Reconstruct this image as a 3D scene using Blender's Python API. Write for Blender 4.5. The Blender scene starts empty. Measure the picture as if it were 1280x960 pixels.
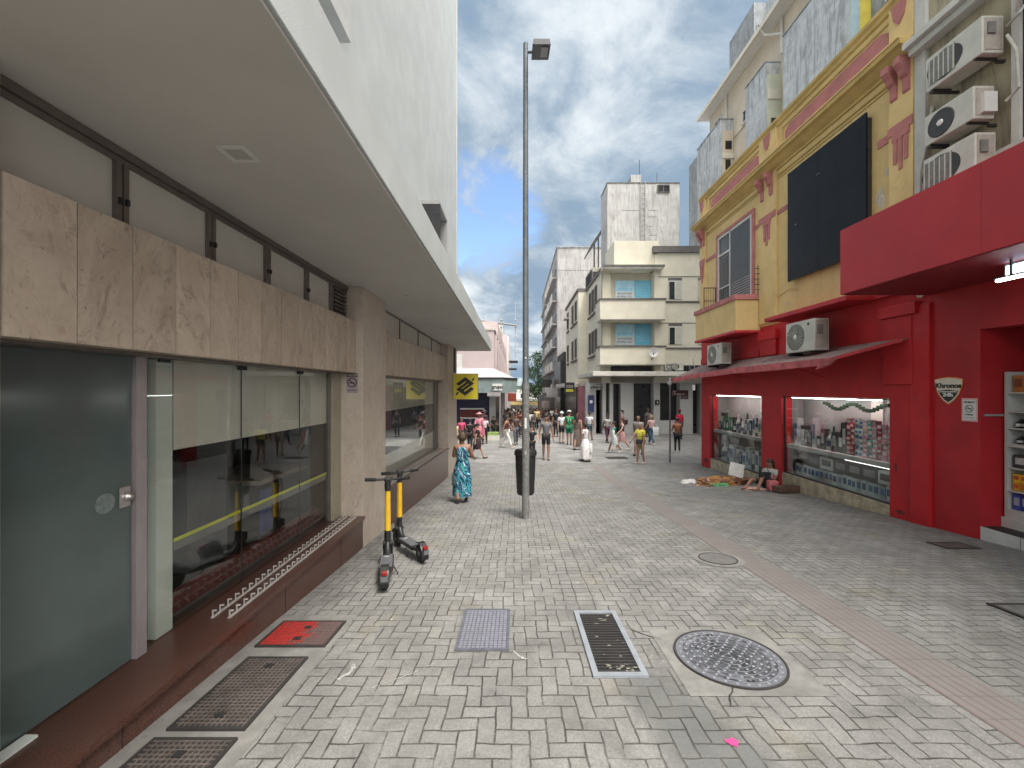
import bpy, bmesh, math, random
from mathutils import Vector, Matrix
R = math.radians
random.seed(7)
sc = bpy.context.scene
COL = sc.collection
F = 520.0            # focal length in pixels of a 1280 wide picture
# ------------------------------------------------------------------ ground profile (camera stands at the origin)
GP = [(-30, .3), (0, -1.9), (13, -2.862), (15, -2.975), (17, -3.04), (20, -3.08), (25, -3.13), (33, -3.28), (45, -3.65), (60, -4.25), (100, -6.2), (200, -11), (900, -14)]
def gz(y):
    for (a, za), (b, zb) in zip(GP, GP[1:]):
        if y <= b:
            return za + (zb - za) * (y - a) / (b - a)
    return GP[-1][1]
def depth_at(fy):      # distance at which the ground has that sight line
    lo, hi = 1.5, 300
    for _ in range(50):
        m = (lo + hi) / 2
        if -gz(m) * F / m > fy - 487: lo = m
        else: hi = m
    return lo
# ------------------------------------------------------------------ node helpers
class NT:
    def __init__(s, mat):
        s.t = mat.node_tree; s.n = s.t.nodes; s.l = s.t.links
    def node(s, typ, **kw):
        n = s.n.new(typ)
        for k, v in kw.items(): setattr(n, k, v)
        return n
    def link(s, a, b): s.l.new(a, b)
    def put(s, sock, v):
        if hasattr(v, 'links') or isinstance(v, bpy.types.NodeSocket): s.l.new(v, sock)
        else:
            try: sock.default_value = v
            except Exception: sock.default_value = tuple(v)
    def m(s, op, a, b=0.0, c=None, clamp=False):
        n = s.n.new('ShaderNodeMath'); n.operation = op; n.use_clamp = clamp
        s.put(n.inputs[0], a); s.put(n.inputs[1], b)
        if c is not None: s.put(n.inputs[2], c)
        return n.outputs[0]
    def mix(s, f, a, b, blend='MIX'):
        n = s.n.new('ShaderNodeMix'); n.data_type = 'RGBA'; n.blend_type = blend
        s.put(n.inputs[0], f); s.put(n.inputs[6], a if not isinstance(a, tuple) else (*a[:3], 1)); s.put(n.inputs[7], b if not isinstance(b, tuple) else (*b[:3], 1))
        return n.outputs[2]
    def noise(s, vec, scale=5, detail=5, rough=.6, dist=0, out=0):
        n = s.n.new('ShaderNodeTexNoise'); n.inputs['Scale'].default_value = scale; n.inputs['Detail'].default_value = detail
        n.inputs['Roughness'].default_value = rough; n.inputs['Distortion'].default_value = dist
        if vec is not None: s.l.new(vec, n.inputs['Vector'])
        return n.outputs[out]
    def ramp(s, f, a, b, c=None):   # smooth step from a to b
        n = s.n.new('ShaderNodeMapRange'); n.interpolation_type = 'SMOOTHSTEP'
        s.put(n.inputs[0], f); n.inputs[1].default_value = a; n.inputs[2].default_value = b
        return n.outputs[0]
    def vec(s, x, y, z):
        n = s.n.new('ShaderNodeCombineXYZ'); s.put(n.inputs[0], x); s.put(n.inputs[1], y); s.put(n.inputs[2], z); return n.outputs[0]
    def sep(s, v):
        n = s.n.new('ShaderNodeSeparateXYZ'); s.l.new(v, n.inputs[0]); return n.outputs
    def scale(s, v, k):
        n = s.n.new('ShaderNodeVectorMath'); n.operation = 'MULTIPLY'; s.l.new(v, n.inputs[0]); n.inputs[1].default_value = k; return n.outputs[0]
def newmat(name):
    m = bpy.data.materials.new(name); m.use_nodes = True
    t = NT(m); b = m.node_tree.nodes['Principled BSDF']
    return m, t, b
def coords(t, kind='Object'):
    return t.node('ShaderNodeTexCoord').outputs[kind]
def bump(t, b, h, strength=.3, dist=.01):
    n = t.node('ShaderNodeBump'); n.inputs['Strength'].default_value = strength; n.inputs['Distance'].default_value = dist
    t.link(h, n.inputs['Height']); t.link(n.outputs[0], b.inputs['Normal'])
MATS = {}
def mat(name, col, rough=.7, var=.12, vs=3.0, bmp=.0, bs=60, metal=0, streak=0, scol=(.08, .08, .075), dirt=0, spec=.5, coat=0, rnd=0, emit=None, es=1, alpha=None):
    if name in MATS: return MATS[name]
    m, t, b = newmat(name)
    v = coords(t)
    n1 = t.noise(v, vs, 6, .62)
    c0 = tuple(max(0, x * (1 - var)) for x in col); c1 = tuple(min(1, x * (1 + var)) for x in col)
    c = t.mix(t.ramp(n1, .3, .7), c0, c1)
    if rnd:
        oi = t.node('ShaderNodeObjectInfo'); hv = t.node('ShaderNodeHueSaturation')
        t.link(c, hv.inputs['Color']); t.put(hv.inputs['Value'], t.m('MULTIPLY_ADD', oi.outputs['Random'], rnd * 2, 1 - rnd)); c = hv.outputs[0]
    if streak:
        sv = t.scale(v, (3, 3, .4)); s1 = t.noise(sv, 1.1, 9, .72, 1.1)
        s2 = t.noise(v, .6, 4, .6)
        f = t.m('MULTIPLY', t.ramp(s1, .5 if streak < .6 else .44, .72 if streak < .6 else .60), t.ramp(s2, .3, .65 if streak < .6 else .55))
        c = t.mix(t.m('MULTIPLY', f, streak), c, scol)
    if dirt:
        d = t.ramp(t.noise(v, 9, 8, .7, .5), .55, .75)
        c = t.mix(t.m('MULTIPLY', d, dirt), c, scol)
    t.link(c, b.inputs['Base Color'])
    t.put(b.inputs['Roughness'], t.m('MULTIPLY_ADD', t.noise(v, vs * 2.3, 4), .22, rough - .11, True))
    b.inputs['Metallic'].default_value = metal; b.inputs['Specular IOR Level'].default_value = spec
    if coat: b.inputs['Coat Weight'].default_value = coat; b.inputs['Coat Roughness'].default_value = .08
    if bmp: bump(t, b, t.noise(v, bs, 5, .65), bmp, .008)
    if emit: b.inputs['Emission Color'].default_value = (*emit, 1); b.inputs['Emission Strength'].default_value = es
    MATS[name] = m
    return m
def glass_mat(name, tint=(.8, .86, .85), trans=.85, rough=0.0, refl=1.0):
    m, t, b = newmat(name); t.n.remove(b)
    out = t.n['Material Output']
    tr = t.node('ShaderNodeBsdfTransparent'); tr.inputs[0].default_value = (*[x * trans for x in tint], 1)
    gl = t.node('ShaderNodeBsdfGlossy'); gl.inputs['Roughness'].default_value = rough; gl.inputs[0].default_value = (.95, .97, .97, 1)
    fr = t.node('ShaderNodeFresnel'); fr.inputs[0].default_value = 1.5; bf = t.node('ShaderNodeNewGeometry')
    mx = t.node('ShaderNodeMixShader'); t.put(mx.inputs[0], t.m('MULTIPLY', t.m('MULTIPLY_ADD', fr.outputs[0], refl, .03, True), t.m('SUBTRACT', 1, bf.outputs['Backfacing'])))
    t.link(tr.outputs[0], mx.inputs[1]); t.link(gl.outputs[0], mx.inputs[2]); t.link(mx.outputs[0], out.inputs[0])
    MATS[name] = m; return m
# ------------------------------------------------------------------ mesh builder
class MB:
    def __init__(s): s.b = bmesh.new()
    def box(s, x0, x1, y0, y1, z0, z1, bev=0):
        x0, x1 = min(x0, x1), max(x0, x1); y0, y1 = min(y0, y1), max(y0, y1); z0, z1 = min(z0, z1), max(z0, z1)
        r = bmesh.ops.create_cube(s.b, size=1)
        for v in r['verts']:
            v.co = Vector((x0 + (v.co.x + .5) * (x1 - x0), y0 + (v.co.y + .5) * (y1 - y0), z0 + (v.co.z + .5) * (z1 - z0)))
        if bev:
            es = list({e for v in r['verts'] for e in v.link_edges})
            bmesh.ops.bevel(s.b, geom=es, offset=bev, segments=2, affect='EDGES', profile=.5)
        return s
    def hexa(s, pts):     # 8 points: bottom ring of 4, top ring of 4
        vs = [s.b.verts.new(p) for p in pts]
        for f in ((3, 2, 1, 0), (4, 5, 6, 7), (0, 1, 5, 4), (1, 2, 6, 5), (2, 3, 7, 6), (3, 0, 4, 7)):
            s.b.faces.new([vs[i] for i in f])
        return s
    def prism(s, poly, axis, a, b):   # poly of 2D points extruded along an axis from a to b
        def P(u, v, w):
            return {'x': (w, u, v), 'y': (u, w, v), 'z': (u, v, w)}[axis]
        A = [s.b.verts.new(P(u, v, a)) for u, v in poly]; B = [s.b.verts.new(P(u, v, b)) for u, v in poly]
        n = len(poly)
        s.b.faces.new(A); s.b.faces.new(B[::-1])
        for i in range(n): s.b.faces.new([A[i], B[i], B[(i + 1) % n], A[(i + 1) % n]])
        return s
    def quad(s, *p):
        s.b.faces.new([s.b.verts.new(q) for q in p]); return s
    def tube(s, pts, r, n=8, cap=True):
        pts = [Vector(p) for p in pts]; rs = r if isinstance(r, (list, tuple)) else [r] * len(pts)
        rings = []
        for i, p in enumerate(pts):
            d = (pts[min(i + 1, len(pts) - 1)] - pts[max(i - 1, 0)]).normalized()
            u = d.cross(Vector((0, 0, 1))) if abs(d.z) < .9 else d.cross(Vector((1, 0, 0)))
            u.normalize(); w = d.cross(u)
            rings.append([s.b.verts.new(p + (u * math.cos(2 * math.pi * k / n) + w * math.sin(2 * math.pi * k / n)) * rs[i]) for k in range(n)])
        for A, B in zip(rings, rings[1:]):
            for k in range(n): s.b.faces.new([A[k], A[(k + 1) % n], B[(k + 1) % n], B[k]])
        if cap: s.b.faces.new(rings[0][::-1]); s.b.faces.new(rings[-1])
        return s
    def lathe(s, prof, c=(0, 0, 0), n=24, sx=1, sy=1, axis='z'):
        rings = []
        for r, z in prof:
            ring = []
            for k in range(n):
                a = 2 * math.pi * k / n; u, v = r * math.cos(a) * sx, r * math.sin(a) * sy
                p = {'z': (u, v, z), 'y': (u, z, v), 'x': (z, u, v)}[axis]
                ring.append(s.b.verts.new((c[0] + p[0], c[1] + p[1], c[2] + p[2])))
            rings.append(ring)
        for A, B in zip(rings, rings[1:]):
            for k in range(n): s.b.faces.new([A[k], A[(k + 1) % n], B[(k + 1) % n], B[k]])
        for ring, f in ((rings[0], -1), (rings[-1], 1)):
            try: s.b.faces.new(ring[::f])
            except Exception: pass
        return s
    def ball(s, c, r, sx=1, sy=1, sz=1, n=12):
        res = bmesh.ops.create_uvsphere(s.b, u_segments=n, v_segments=max(6, n * 2 // 3), radius=r)
        for v in res['verts']: v.co = Vector((c[0] + v.co.x * sx, c[1] + v.co.y * sy, c[2] + v.co.z * sz))
        return s
    def xf(s, M):
        for v in s.b.verts: v.co = M @ v.co
        return s
    def build(s, name, material, parent=None, smooth=False, bev=0):
        bmesh.ops.recalc_face_normals(s.b, faces=s.b.faces)
        me = bpy.data.meshes.new(name); s.b.to_mesh(me); s.b.free()
        if material: me.materials.append(material)
        if smooth:
            for p in me.polygons: p.use_smooth = True
            try: me.set_sharp_from_angle(angle=R(40))
            except Exception: pass
        o = bpy.data.objects.new(name, me); COL.objects.link(o); o.parent = parent
        if bev:
            md = o.modifiers.new('b', 'BEVEL'); md.width = bev; md.segments = 2; md.limit_method = 'ANGLE'; BAKE.append(o)
        return o
BAKE = []
def tag(o, label=None, cat=None, group=None, kind=None):
    if label: o['label'] = label
    if cat: o['category'] = cat
    if group: o['group'] = group
    if kind: o['kind'] = kind
    return o
def thing(name, label, cat, loc=(0, 0, 0), rz=0, group=None, tilt=0):
    o = bpy.data.objects.new(name, None); COL.objects.link(o); o.empty_display_size = .2
    o.location = loc; o.rotation_euler = (tilt, 0, rz); tag(o, label, cat, group); return o
def copy_tree(o, parent=None):
    c = o.copy(); COL.objects.link(c); c.parent = parent
    for ch in list(o.children): copy_tree(ch, c)
    return c
def B(name, m, parent, *boxes, bev=0, smooth=False):
    if name in SPLIT and len(boxes) > 1:
        for b in boxes: o = B(name, m, parent, b, bev=bev)
        return o
    mb = MB()
    for b in boxes: mb.box(*b, bev=bev)
    return mb.build(name, m, parent, smooth)
def struct(o): return tag(o, kind='structure')
def text(name, body, size, m, parent, loc, rot, ext=.003, align='CENTER', sx=1, bold=0):
    cu = bpy.data.curves.new(name, 'FONT'); cu.body = body; cu.size = size; cu.extrude = ext; cu.align_x = align; cu.align_y = 'CENTER'; cu.offset = bold
    tmp = bpy.data.objects.new(name, cu); COL.objects.link(tmp); bpy.context.view_layer.update()
    me = bpy.data.meshes.new_from_object(tmp.evaluated_get(bpy.context.evaluated_depsgraph_get())); bpy.data.objects.remove(tmp)
    if not me.materials: me.materials.append(m)
    o = bpy.data.objects.new(name, me); COL.objects.link(o)
    o.parent = parent; o.location = loc; o.rotation_euler = rot; o.scale = (sx, 1, 1)
    return o
FACE_CAM = (R(90), 0, 0)           # writing seen by someone looking towards +Y
FACE_W = (R(90), 0, R(-90))        # writing on a wall that faces -X (right side of the street)
FACE_E = (R(90), 0, R(90))
# ------------------------------------------------------------------ materials
M = {}
SPLIT = {'string_course', 'balcony_panel', 'latch', 'side', 'yellow_pilaster', 'pilaster', 'balcony_slab', 'shop_pillar', 'glass_clip', 'recess', 'ladder_', 'awning_strut', 'panel_frame_', 'window_sill', 'louvre', 'blue_panel', 'moulding', 'rain_pipe', 'screw'}
M['white_wall'] = mat('roughcast_wall', (.405, .44, .45), .9, .07, 1.2, .55, 90, streak=.18, scol=(.32, .32, .31))
M['canopy_white'] = mat('canopy_paint', (.43, .46, .465), .85, .06, 1.5, .35, 120, streak=.12, scol=(.3, .3, .29))
M['soffit'] = mat('soffit_plaster', (.52, .51, .485), .9, .07, .7, .12, 80, dirt=.10, scol=(.28, .25, .21))
M['alu'] = mat('brown_aluminium', (.17, .145, .13), .45, .1, 8, metal=.4)
M['alu_pink'] = mat('pale_aluminium', (.34, .31, .32), .4, .06, 8, metal=.3)
M['pipe'] = mat('dark_pipe', (.12, .09, .08), .6, .2, 8)
M['frost'] = mat('frosted_clerestory', (.52, .51, .46), .35, .05, 1.5)
M['door_glass'] = mat('teal_door_glass', (.085, .115, .112), .12, .12, 1.2, spec=.6)
M['film'] = mat('frosted_film', (.74, .73, .67), .16, .08, 1.0)
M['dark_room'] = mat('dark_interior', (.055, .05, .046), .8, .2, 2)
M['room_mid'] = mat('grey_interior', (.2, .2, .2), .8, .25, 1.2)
M['yellow_line'] = mat('yellow_stripe', (.62, .66, .05), .6, .05)
M['white_post'] = mat('white_post', (.68, .73, .70), .5, .05)
M['spike'] = mat('bright_spikes', (.60, .585, .56), .4, .15, 20, metal=.25)
M['steel'] = mat('brushed_steel', (.5, .48, .47), .35, .12, 20, metal=.8)
M['steel_dull'] = mat('dull_steel', (.15, .155, .18), .5, .15, 20, metal=.4, dirt=.3)
M['black'] = mat('black_plastic', (.015, .015, .016), .45, .1)
M['rubber'] = mat('black_rubber', (.012, .012, .012), .8, .2)
M['red'] = mat('red_wall_paint', (.48, .012, .018), .6, .14, 1.3, .2, 50, streak=.3, dirt=.4, scol=(.27, .035, .035))
M['red_dark'] = mat('deep_red_paint', (.38, .010, .016), .6, .14, 1.3, .15, 60, streak=.4, dirt=.4, scol=(.20, .02, .02))
M['red_sign'] = mat('red_canopy_sheet', (.38, .018, .026), .5, .10, .9, .06, 40, streak=.35, dirt=.2, scol=(.22, .025, .03))
M['red_trim'] = mat('red_trim', (.45, .02, .03), .55, .15, 3, .1, 60, dirt=.3, scol=(.2, .05, .05))
M['awning'] = mat('weathered_red_awning', (.44, .10, .11), .7, .3, 4, .3, 40, dirt=.55, scol=(.10, .07, .07))
M['awning_top'] = mat('grey_awning_top', (.22, .15, .14), .8, .35, 4, .4, 40, dirt=.5, scol=(.09, .07, .06))
M['yellow'] = mat('yellow_ochre_paint', (.66, .49, .225), .8, .10, 1.2, .18, 50, streak=.55, scol=(.40, .29, .13), dirt=.45)
M['yellow_shade'] = mat('ochre_moulding', (.50, .36, .13), .8, .12, 2, .15, 50, dirt=.4, scol=(.3, .21, .08))
M['pink'] = mat('dusty_pink_paint', (.42, .165, .155), .8, .14, 3, .1, 50, dirt=.2, scol=(.34, .16, .14))
M['board'] = mat('black_board', (.008, .009, .012), .35, .35, 1.5, spec=.16)
M['iron'] = mat('dark_iron', (.03, .028, .027), .6, .2)
M['white_frame'] = mat('white_frame', (.55, .54, .52), .6, .08)
M['grey_glass'] = mat('grey_window_glass', (.028, .031, .034), .12, .3, 1.2)
M['cream'] = mat('cream_render', (.60, .57, .47), .85, .06, 1.2, .15, 60, streak=.25, scol=(.42, .38, .3))
M['cream_dark'] = mat('dark_coping', (.11, .105, .1), .8, .2, 2, .2, 60)
M['apt'] = mat('peach_render', (.56, .49, .38), .85, .07, 1, .15, 60, streak=.3, scol=(.4, .33, .26))
M['blind'] = mat('stained_blind_wall', (.44, .47, .485), .92, .14, 2.5, .35, 30, streak=.7, scol=(.2, .205, .21), dirt=.3)
M['blind2'] = mat('darker_blind_wall', (.27, .29, .30), .92, .2, 1.5, .35, 30, streak=.7, scol=(.13, .135, .14), dirt=.3)
M['tower'] = mat('old_white_tower', (.40, .40, .395), .92, .14, 1.2, .4, 20, streak=.6, scol=(.19, .18, .17), dirt=.45)
M['grey_bld'] = mat('grey_render', (.34, .335, .33), .92, .14, .5, .3, 10, streak=.7, scol=(.2, .19, .18))
M['pinkwall'] = mat('pale_pink_wall', (.50, .42, .425), .9, .05, 1, .1, 40, streak=.2, scol=(.45, .38, .38))
M['marble'] = mat('beige_marble', (.42, .36, .26), .5, .3, 5, .1, 40, dirt=.4, scol=(.2, .15, .09))
M['concrete'] = mat('concrete', (.19, .187, .175), .9, .2, 5, .5, 90, dirt=.6, scol=(.10, .10, .095))
M['ac_white'] = mat('ac_casing', (.50, .50, .45), .5, .1, 5, dirt=.3, scol=(.2, .19, .16))
M['ac_grille'] = mat('ac_grille', (.17, .175, .16), .6, .2, 10)
M['led'] = mat('led_tube', (1, 1, 1), .5, 0, emit=(1, .97, .93), es=24)
M['led2'] = mat('fluorescent_tube', (1, 1, 1), .5, 0, emit=(1, .96, .95), es=7)
M['tile'] = mat('white_step_tile', (.52, .52, .5), .3, .08, 2, dirt=.15, scol=(.3, .28, .25))
M['shelf'] = mat('white_shelf', (.5, .5, .48), .4, .05)
M['white'] = mat('white_paint', (.62, .62, .6), .5, .05)
M['ink'] = mat('black_ink', (.02, .02, .02), .6, 0)
M['slab'] = mat('white_slab', (.55, .53, .48), .85, .15, 1, .1, 40, dirt=.3, scol=(.25, .24, .2))
M['canopy_green'] = mat('grey_green_canopy', (.20, .25, .25), .7, .12, 2, streak=.4, scol=(.12, .14, .14))
M['zinc'] = mat('grey_sheet', (.3, .3, .3), .6, .15, 2)
M['dark_shop'] = mat('dark_shopfront', (.018, .018, .02), .3, .4, 1)
M['shop_grey'] = mat('shop_grey_render', (.46, .46, .45), .85, .07, 1, .1, 40, streak=.15, scol=(.3, .3, .29))
M['glass'] = glass_mat('clear_glass', (.92, .93, .91), .95)
M['glass_dark'] = glass_mat('shop_glass', (.9, .93, .92), .93, refl=1.0)
def granite():
    m, t, b = newmat('red_granite'); v = coords(t)
    n = t.noise(v, 140, 3, .7); n2 = t.noise(v, 6, 5, .6)
    c = t.mix(t.ramp(n, .4, .66), (.040, .018, .013), (.165, .072, .052)); c = t.mix(t.m('MULTIPLY', t.ramp(n2, .4, .7), .4), c, (.085, .055, .045))
    sp = t.ramp(t.noise(v, 300, 2, .5), .68, .74); c = t.mix(t.m('MULTIPLY', sp, .5), c, (.4, .3, .27))
    t.link(c, b.inputs['Base Color']); b.inputs['Roughness'].default_value = .28
    return m
M['granite'] = granite()
def travertine(name, c0, c1, c2):
    m, t, b = newmat(name); v = coords(t)
    oi = t.node('ShaderNodeObjectInfo'); rnd = oi.outputs['Random']
    off = t.node('ShaderNodeVectorMath'); off.operation = 'ADD'; t.link(v, off.inputs[0]); t.link(t.vec(t.m('MULTIPLY', rnd, 37), t.m('MULTIPLY', rnd, 91), 0), off.inputs[1])
    v = off.outputs[0]
    x, y, z = t.sep(v)
    sk = t.vec(x, t.m('ADD', y, t.m('MULTIPLY', z, t.m('MULTIPLY_ADD', rnd, .8, -.3))), t.m('MULTIPLY', z, .55))
    a = t.noise(sk, 4, 9, .72, .5); d = t.noise(v, 2, 4)
    c = t.mix(t.ramp(a, .35, .65), c0, c1); c = t.mix(t.m('MULTIPLY', t.ramp(t.noise(sk, 7, 9, .8, 1.5), .50, .68), .75), c, c2)
    pits = t.ramp(t.noise(sk, 45, 4, .6), .66, .72); c = t.mix(t.m('MULTIPLY', pits, .7), c, tuple(k * .5 for k in c2))
    hv = t.node('ShaderNodeHueSaturation'); t.link(c, hv.inputs['Color']); t.put(hv.inputs['Value'], t.m('MULTIPLY_ADD', rnd, .22, .9))
    t.link(hv.outputs[0], b.inputs['Base Color']); b.inputs['Roughness'].default_value = .5
    bump(t, b, pits, .3, -.003)
    return m
M['trav'] = travertine('travertine', (.54, .46, .375), (.42, .345, .275), (.22, .155, .11))
M['trav_pale'] = travertine('pale_travertine', (.54, .475, .405), (.46, .39, .325), (.34, .27, .215))
# --- herringbone block paving
def paving(name, L=.215, gap=.055, base=(.183, .181, .173), running=False):
    m, t, b = newmat(name)
    geo = t.node('ShaderNodeNewGeometry'); P = geo.outputs['Position']
    u = L / 2
    wob = t.noise(P, 3.0, 3, .5, out=1); wv = t.node('ShaderNodeVectorMath'); wv.operation = 'MULTIPLY_ADD'
    t.link(wob, wv.inputs[0]); wv.inputs[1].default_value = (.055, .055, 0); t.link(P, wv.inputs[2])
    x, y, z = t.sep(wv.outputs[0])
    X = t.m('DIVIDE', x, u); Y = t.m('DIVIDE', y, u)
    if running:
        j = t.m('FLOOR', Y); X2 = t.m('ADD', t.m('DIVIDE', X, 1.56), t.m('MULTIPLY', t.m('FLOORED_MODULO', j, 2), 0))
        i = t.m('FLOOR', X2); xl = t.m('MULTIPLY', t.m('FRACT', X2), 1.56); yl = t.m('FRACT', Y); LX, LY = 1.56, 1.0
        e = t.m('MINIMUM', t.m('MINIMUM', xl, t.m('SUBTRACT', LX, xl)), t.m('MINIMUM', yl, t.m('SUBTRACT', LY, yl)))
        idv = t.vec(i, j, 5)
    else:
        i = t.m('FLOOR', X); j = t.m('FLOOR', Y); fx = t.m('FRACT', X); fy = t.m('FRACT', Y)
        d = t.m('FLOORED_MODULO', t.m('SUBTRACT', i, j), 4)
        isV = t.m('GREATER_THAN', d, 1.5); isH = t.m('SUBTRACT', 1, isV)
        d1 = t.m('COMPARE', d, 1, .1); d2 = t.m('COMPARE', d, 2, .1)
        xl = t.m('ADD', fx, d1); yl = t.m('ADD', fy, d2)
        ex = t.m('MINIMUM', xl, t.m('SUBTRACT', t.m('ADD', 1, isH), xl)); ey = t.m('MINIMUM', yl, t.m('SUBTRACT', t.m('ADD', 1, isV), yl))
        e = t.m('MINIMUM', ex, ey)
        idv = t.vec(t.m('SUBTRACT', i, d1), t.m('SUBTRACT', j, d2), isV)
    wn = t.node('ShaderNodeTexWhiteNoise'); wn.noise_dimensions = '3D'; t.link(idv, wn.inputs['Vector'])
    r1 = wn.outputs['Value']; rc = t.sep(wn.outputs['Color'])
    edge = t.m('ADD', e, t.m('MULTIPLY', t.m('SUBTRACT', t.noise(P, 70, 4, .6), .5), .10))
    joint = t.ramp(edge, gap * .2, gap * 1.45); joint = t.m('ADD', joint, t.m('MULTIPLY', t.m('SUBTRACT', 1, joint), t.m('MULTIPLY', t.ramp(t.noise(P, 4.5, 5, .7), .48, .66), .75)))
    grain = t.m('ADD', t.m('MULTIPLY', t.noise(P, 150, 4, .8), .5), t.m('MULTIPLY', t.noise(P, 62, 5, .8), .5)); big = t.noise(P, .55, 5, .6); mid = t.noise(P, 2.6, 7, .68, .4)
    val = t.m('MULTIPLY_ADD', r1, .13, .90)
    val = t.m('MULTIPLY', val, t.m('MULTIPLY_ADD', grain, 2.9, -.44)); val = t.m('MULTIPLY', val, t.m('MULTIPLY_ADD', mid, 1.5, .25))
    val = t.m('MULTIPLY', val, t.m('MULTIPLY_ADD', big, .5, .75))
    col = t.mix(t.m('MULTIPLY', t.ramp(rc[1], .9, .97), .12), base, (base[0] * 1.06, base[1] * 1.02, base[2] * .8))
    col = t.mix(t.m('MULTIPLY', t.ramp(t.noise(P, .9, 3), .56, .68), .55), col, (base[0] * 1.05, base[1] * 1.0, base[2] * .78))
    vm = t.node('ShaderNodeVectorMath'); vm.operation = 'SCALE'; t.link(col, vm.inputs[0]); t.link(val, vm.inputs['Scale']); col = vm.outputs[0]
    # dark worn stain next to the storm drain, scattered grime and chewing gum spots
    px, py, pz = t.sep(P)
    dx = t.m('DIVIDE', t.m('SUBTRACT', px, t.m('MULTIPLY_ADD', py, -.25, 1.72)), .33); dy = t.m('DIVIDE', t.m('SUBTRACT', py, 2.15), 1.25)
    rr = t.m('ADD', t.m('ADD', t.m('MULTIPLY', dx, dx), t.m('MULTIPLY', dy, dy)), t.m('MULTIPLY', t.noise(P, 6, 6, .7), 1.6))
    st = t.m('SUBTRACT', 1, t.ramp(rr, 1.2, 2.0)); col = t.mix(t.m('MULTIPLY', st, .62), col, (.085, .09, .09))
    gr = t.ramp(t.noise(P, 2.3, 9, .8, .8), .53, .75); col = t.mix(t.m('MULTIPLY', gr, .5), col, (.12, .12, .11))
    vo = t.node('ShaderNodeTexVoronoi'); vo.inputs['Scale'].default_value = 2.6; t.link(P, vo.inputs['Vector'])
    sp = t.m('SUBTRACT', 1, t.ramp(vo.outputs['Distance'], .035, .06)); col = t.mix(t.m('MULTIPLY', sp, t.m('MULTIPLY', t.ramp(t.noise(P, .9, 2), .5, .6), .5)), col, (.5, .5, .48))
    cr = t.noise(P, 5, 4, .5, 2.0); crack = t.m('SUBTRACT', 1, t.ramp(t.m('ABSOLUTE', t.m('SUBTRACT', cr, .5)), .0, .006))
    col = t.mix(t.m('MULTIPLY', t.m('MULTIPLY', crack, t.ramp(t.noise(P, .8, 2), .55, .65)), .5), col, (.5, .5, .47))
    jc = t.mix(t.ramp(t.noise(P, 2, 4), .35, .65), (.032, .031, .028), (.09, .086, .075))
    col = t.mix(joint, jc, col)
    t.link(col, b.inputs['Base Color']); t.put(b.inputs['Roughness'], t.m('MULTIPLY_ADD', mid, -.3, .95))
    h = t.m('ADD', t.m('MULTIPLY', joint, 1), t.m('MULTIPLY_ADD', grain, .22, t.m('MULTIPLY', rc[2], .35)))
    bump(t, b, h, .8, .008)
    return m
M['paving'] = paving('herringbone_paving')
M['paving_run'] = paving('stack_paving', running=True)
def slabs(name, col, L=.8, jc=.6):
    m, t, b = newmat(name); geo = t.node('ShaderNodeNewGeometry'); P = geo.outputs['Position']
    x, y, z = t.sep(P); fx = t.m('FRACT', t.m('DIVIDE', x, L)); fy = t.m('FRACT', t.m('DIVIDE', y, L))
    e = t.m('MINIMUM', t.m('MINIMUM', fx, t.m('SUBTRACT', 1, fx)), t.m('MINIMUM', fy, t.m('SUBTRACT', 1, fy)))
    c = t.mix(t.ramp(t.noise(P, 1.2, 8, .7, .5), .35, .7), tuple(k * .72 for k in col), tuple(k * 1.2 for k in col))
    c = t.mix(t.m('MULTIPLY', t.m('SUBTRACT', 1, t.ramp(e, .005, .02)), jc), c, tuple(k * .45 for k in col))
    c = t.mix(t.m('MULTIPLY', t.ramp(t.noise(P, .35, 5, .7), .5, .75), .4), c, tuple(k * .6 for k in col))
    t.link(c, b.inputs['Base Color']); b.inputs['Roughness'].default_value = .8
    bump(t, b, t.noise(P, 60, 4), .25, .005); return m
M['plaza'] = slabs('plaza_slabs', (.215, .211, .203), .9)
def tactile():
    m, t, b = newmat('tactile_paving'); geo = t.node('ShaderNodeNewGeometry'); P = geo.outputs['Position']
    x, y, z = t.sep(P)
    rib = t.m('FRACT', t.m('DIVIDE', t.m('ADD', x, t.m('MULTIPLY', t.noise(P, 2, 3), .02)), .0725)); ridge = t.ramp(t.m('ABSOLUTE', t.m('SUBTRACT', rib, .5)), .34, .44)
    j = t.m('FRACT', t.m('DIVIDE', y, .22)); jj = t.m('MULTIPLY', t.ramp(j, 0, .03), t.m('SUBTRACT', 1, t.ramp(j, .97, 1)))
    w = t.ramp(t.noise(P, 2.2, 7, .7, .5), .38, .62)
    c = t.mix(w, (.162, .150, .142), (.175, .168, .158)); c = t.mix(t.m('MULTIPLY', ridge, t.m('MULTIPLY_ADD', t.noise(P, 1.3, 5), .9, -.05)), c, (.15, .055, .055))
    c = t.mix(t.m('MULTIPLY', t.m('SUBTRACT', 1, jj), .5), c, (.08, .07, .065))
    v = t.node('ShaderNodeVectorMath'); v.operation = 'SCALE'; t.link(c, v.inputs[0]); t.put(v.inputs['Scale'], t.m('MULTIPLY_ADD', t.noise(P, 200, 4, .7), .5, .75))
    t.link(v.outputs[0], b.inputs['Base Color']); b.inputs['Roughness'].default_value = .85
    bump(t, b, t.m('MULTIPLY', t.m('SUBTRACT', 1, ridge), jj), .4, .004); return m
M['tactile'] = tactile()
CLOUD = 3.5; VEIL = 4.6; SUNE = 1.5; EXPO = 1.55
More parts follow.
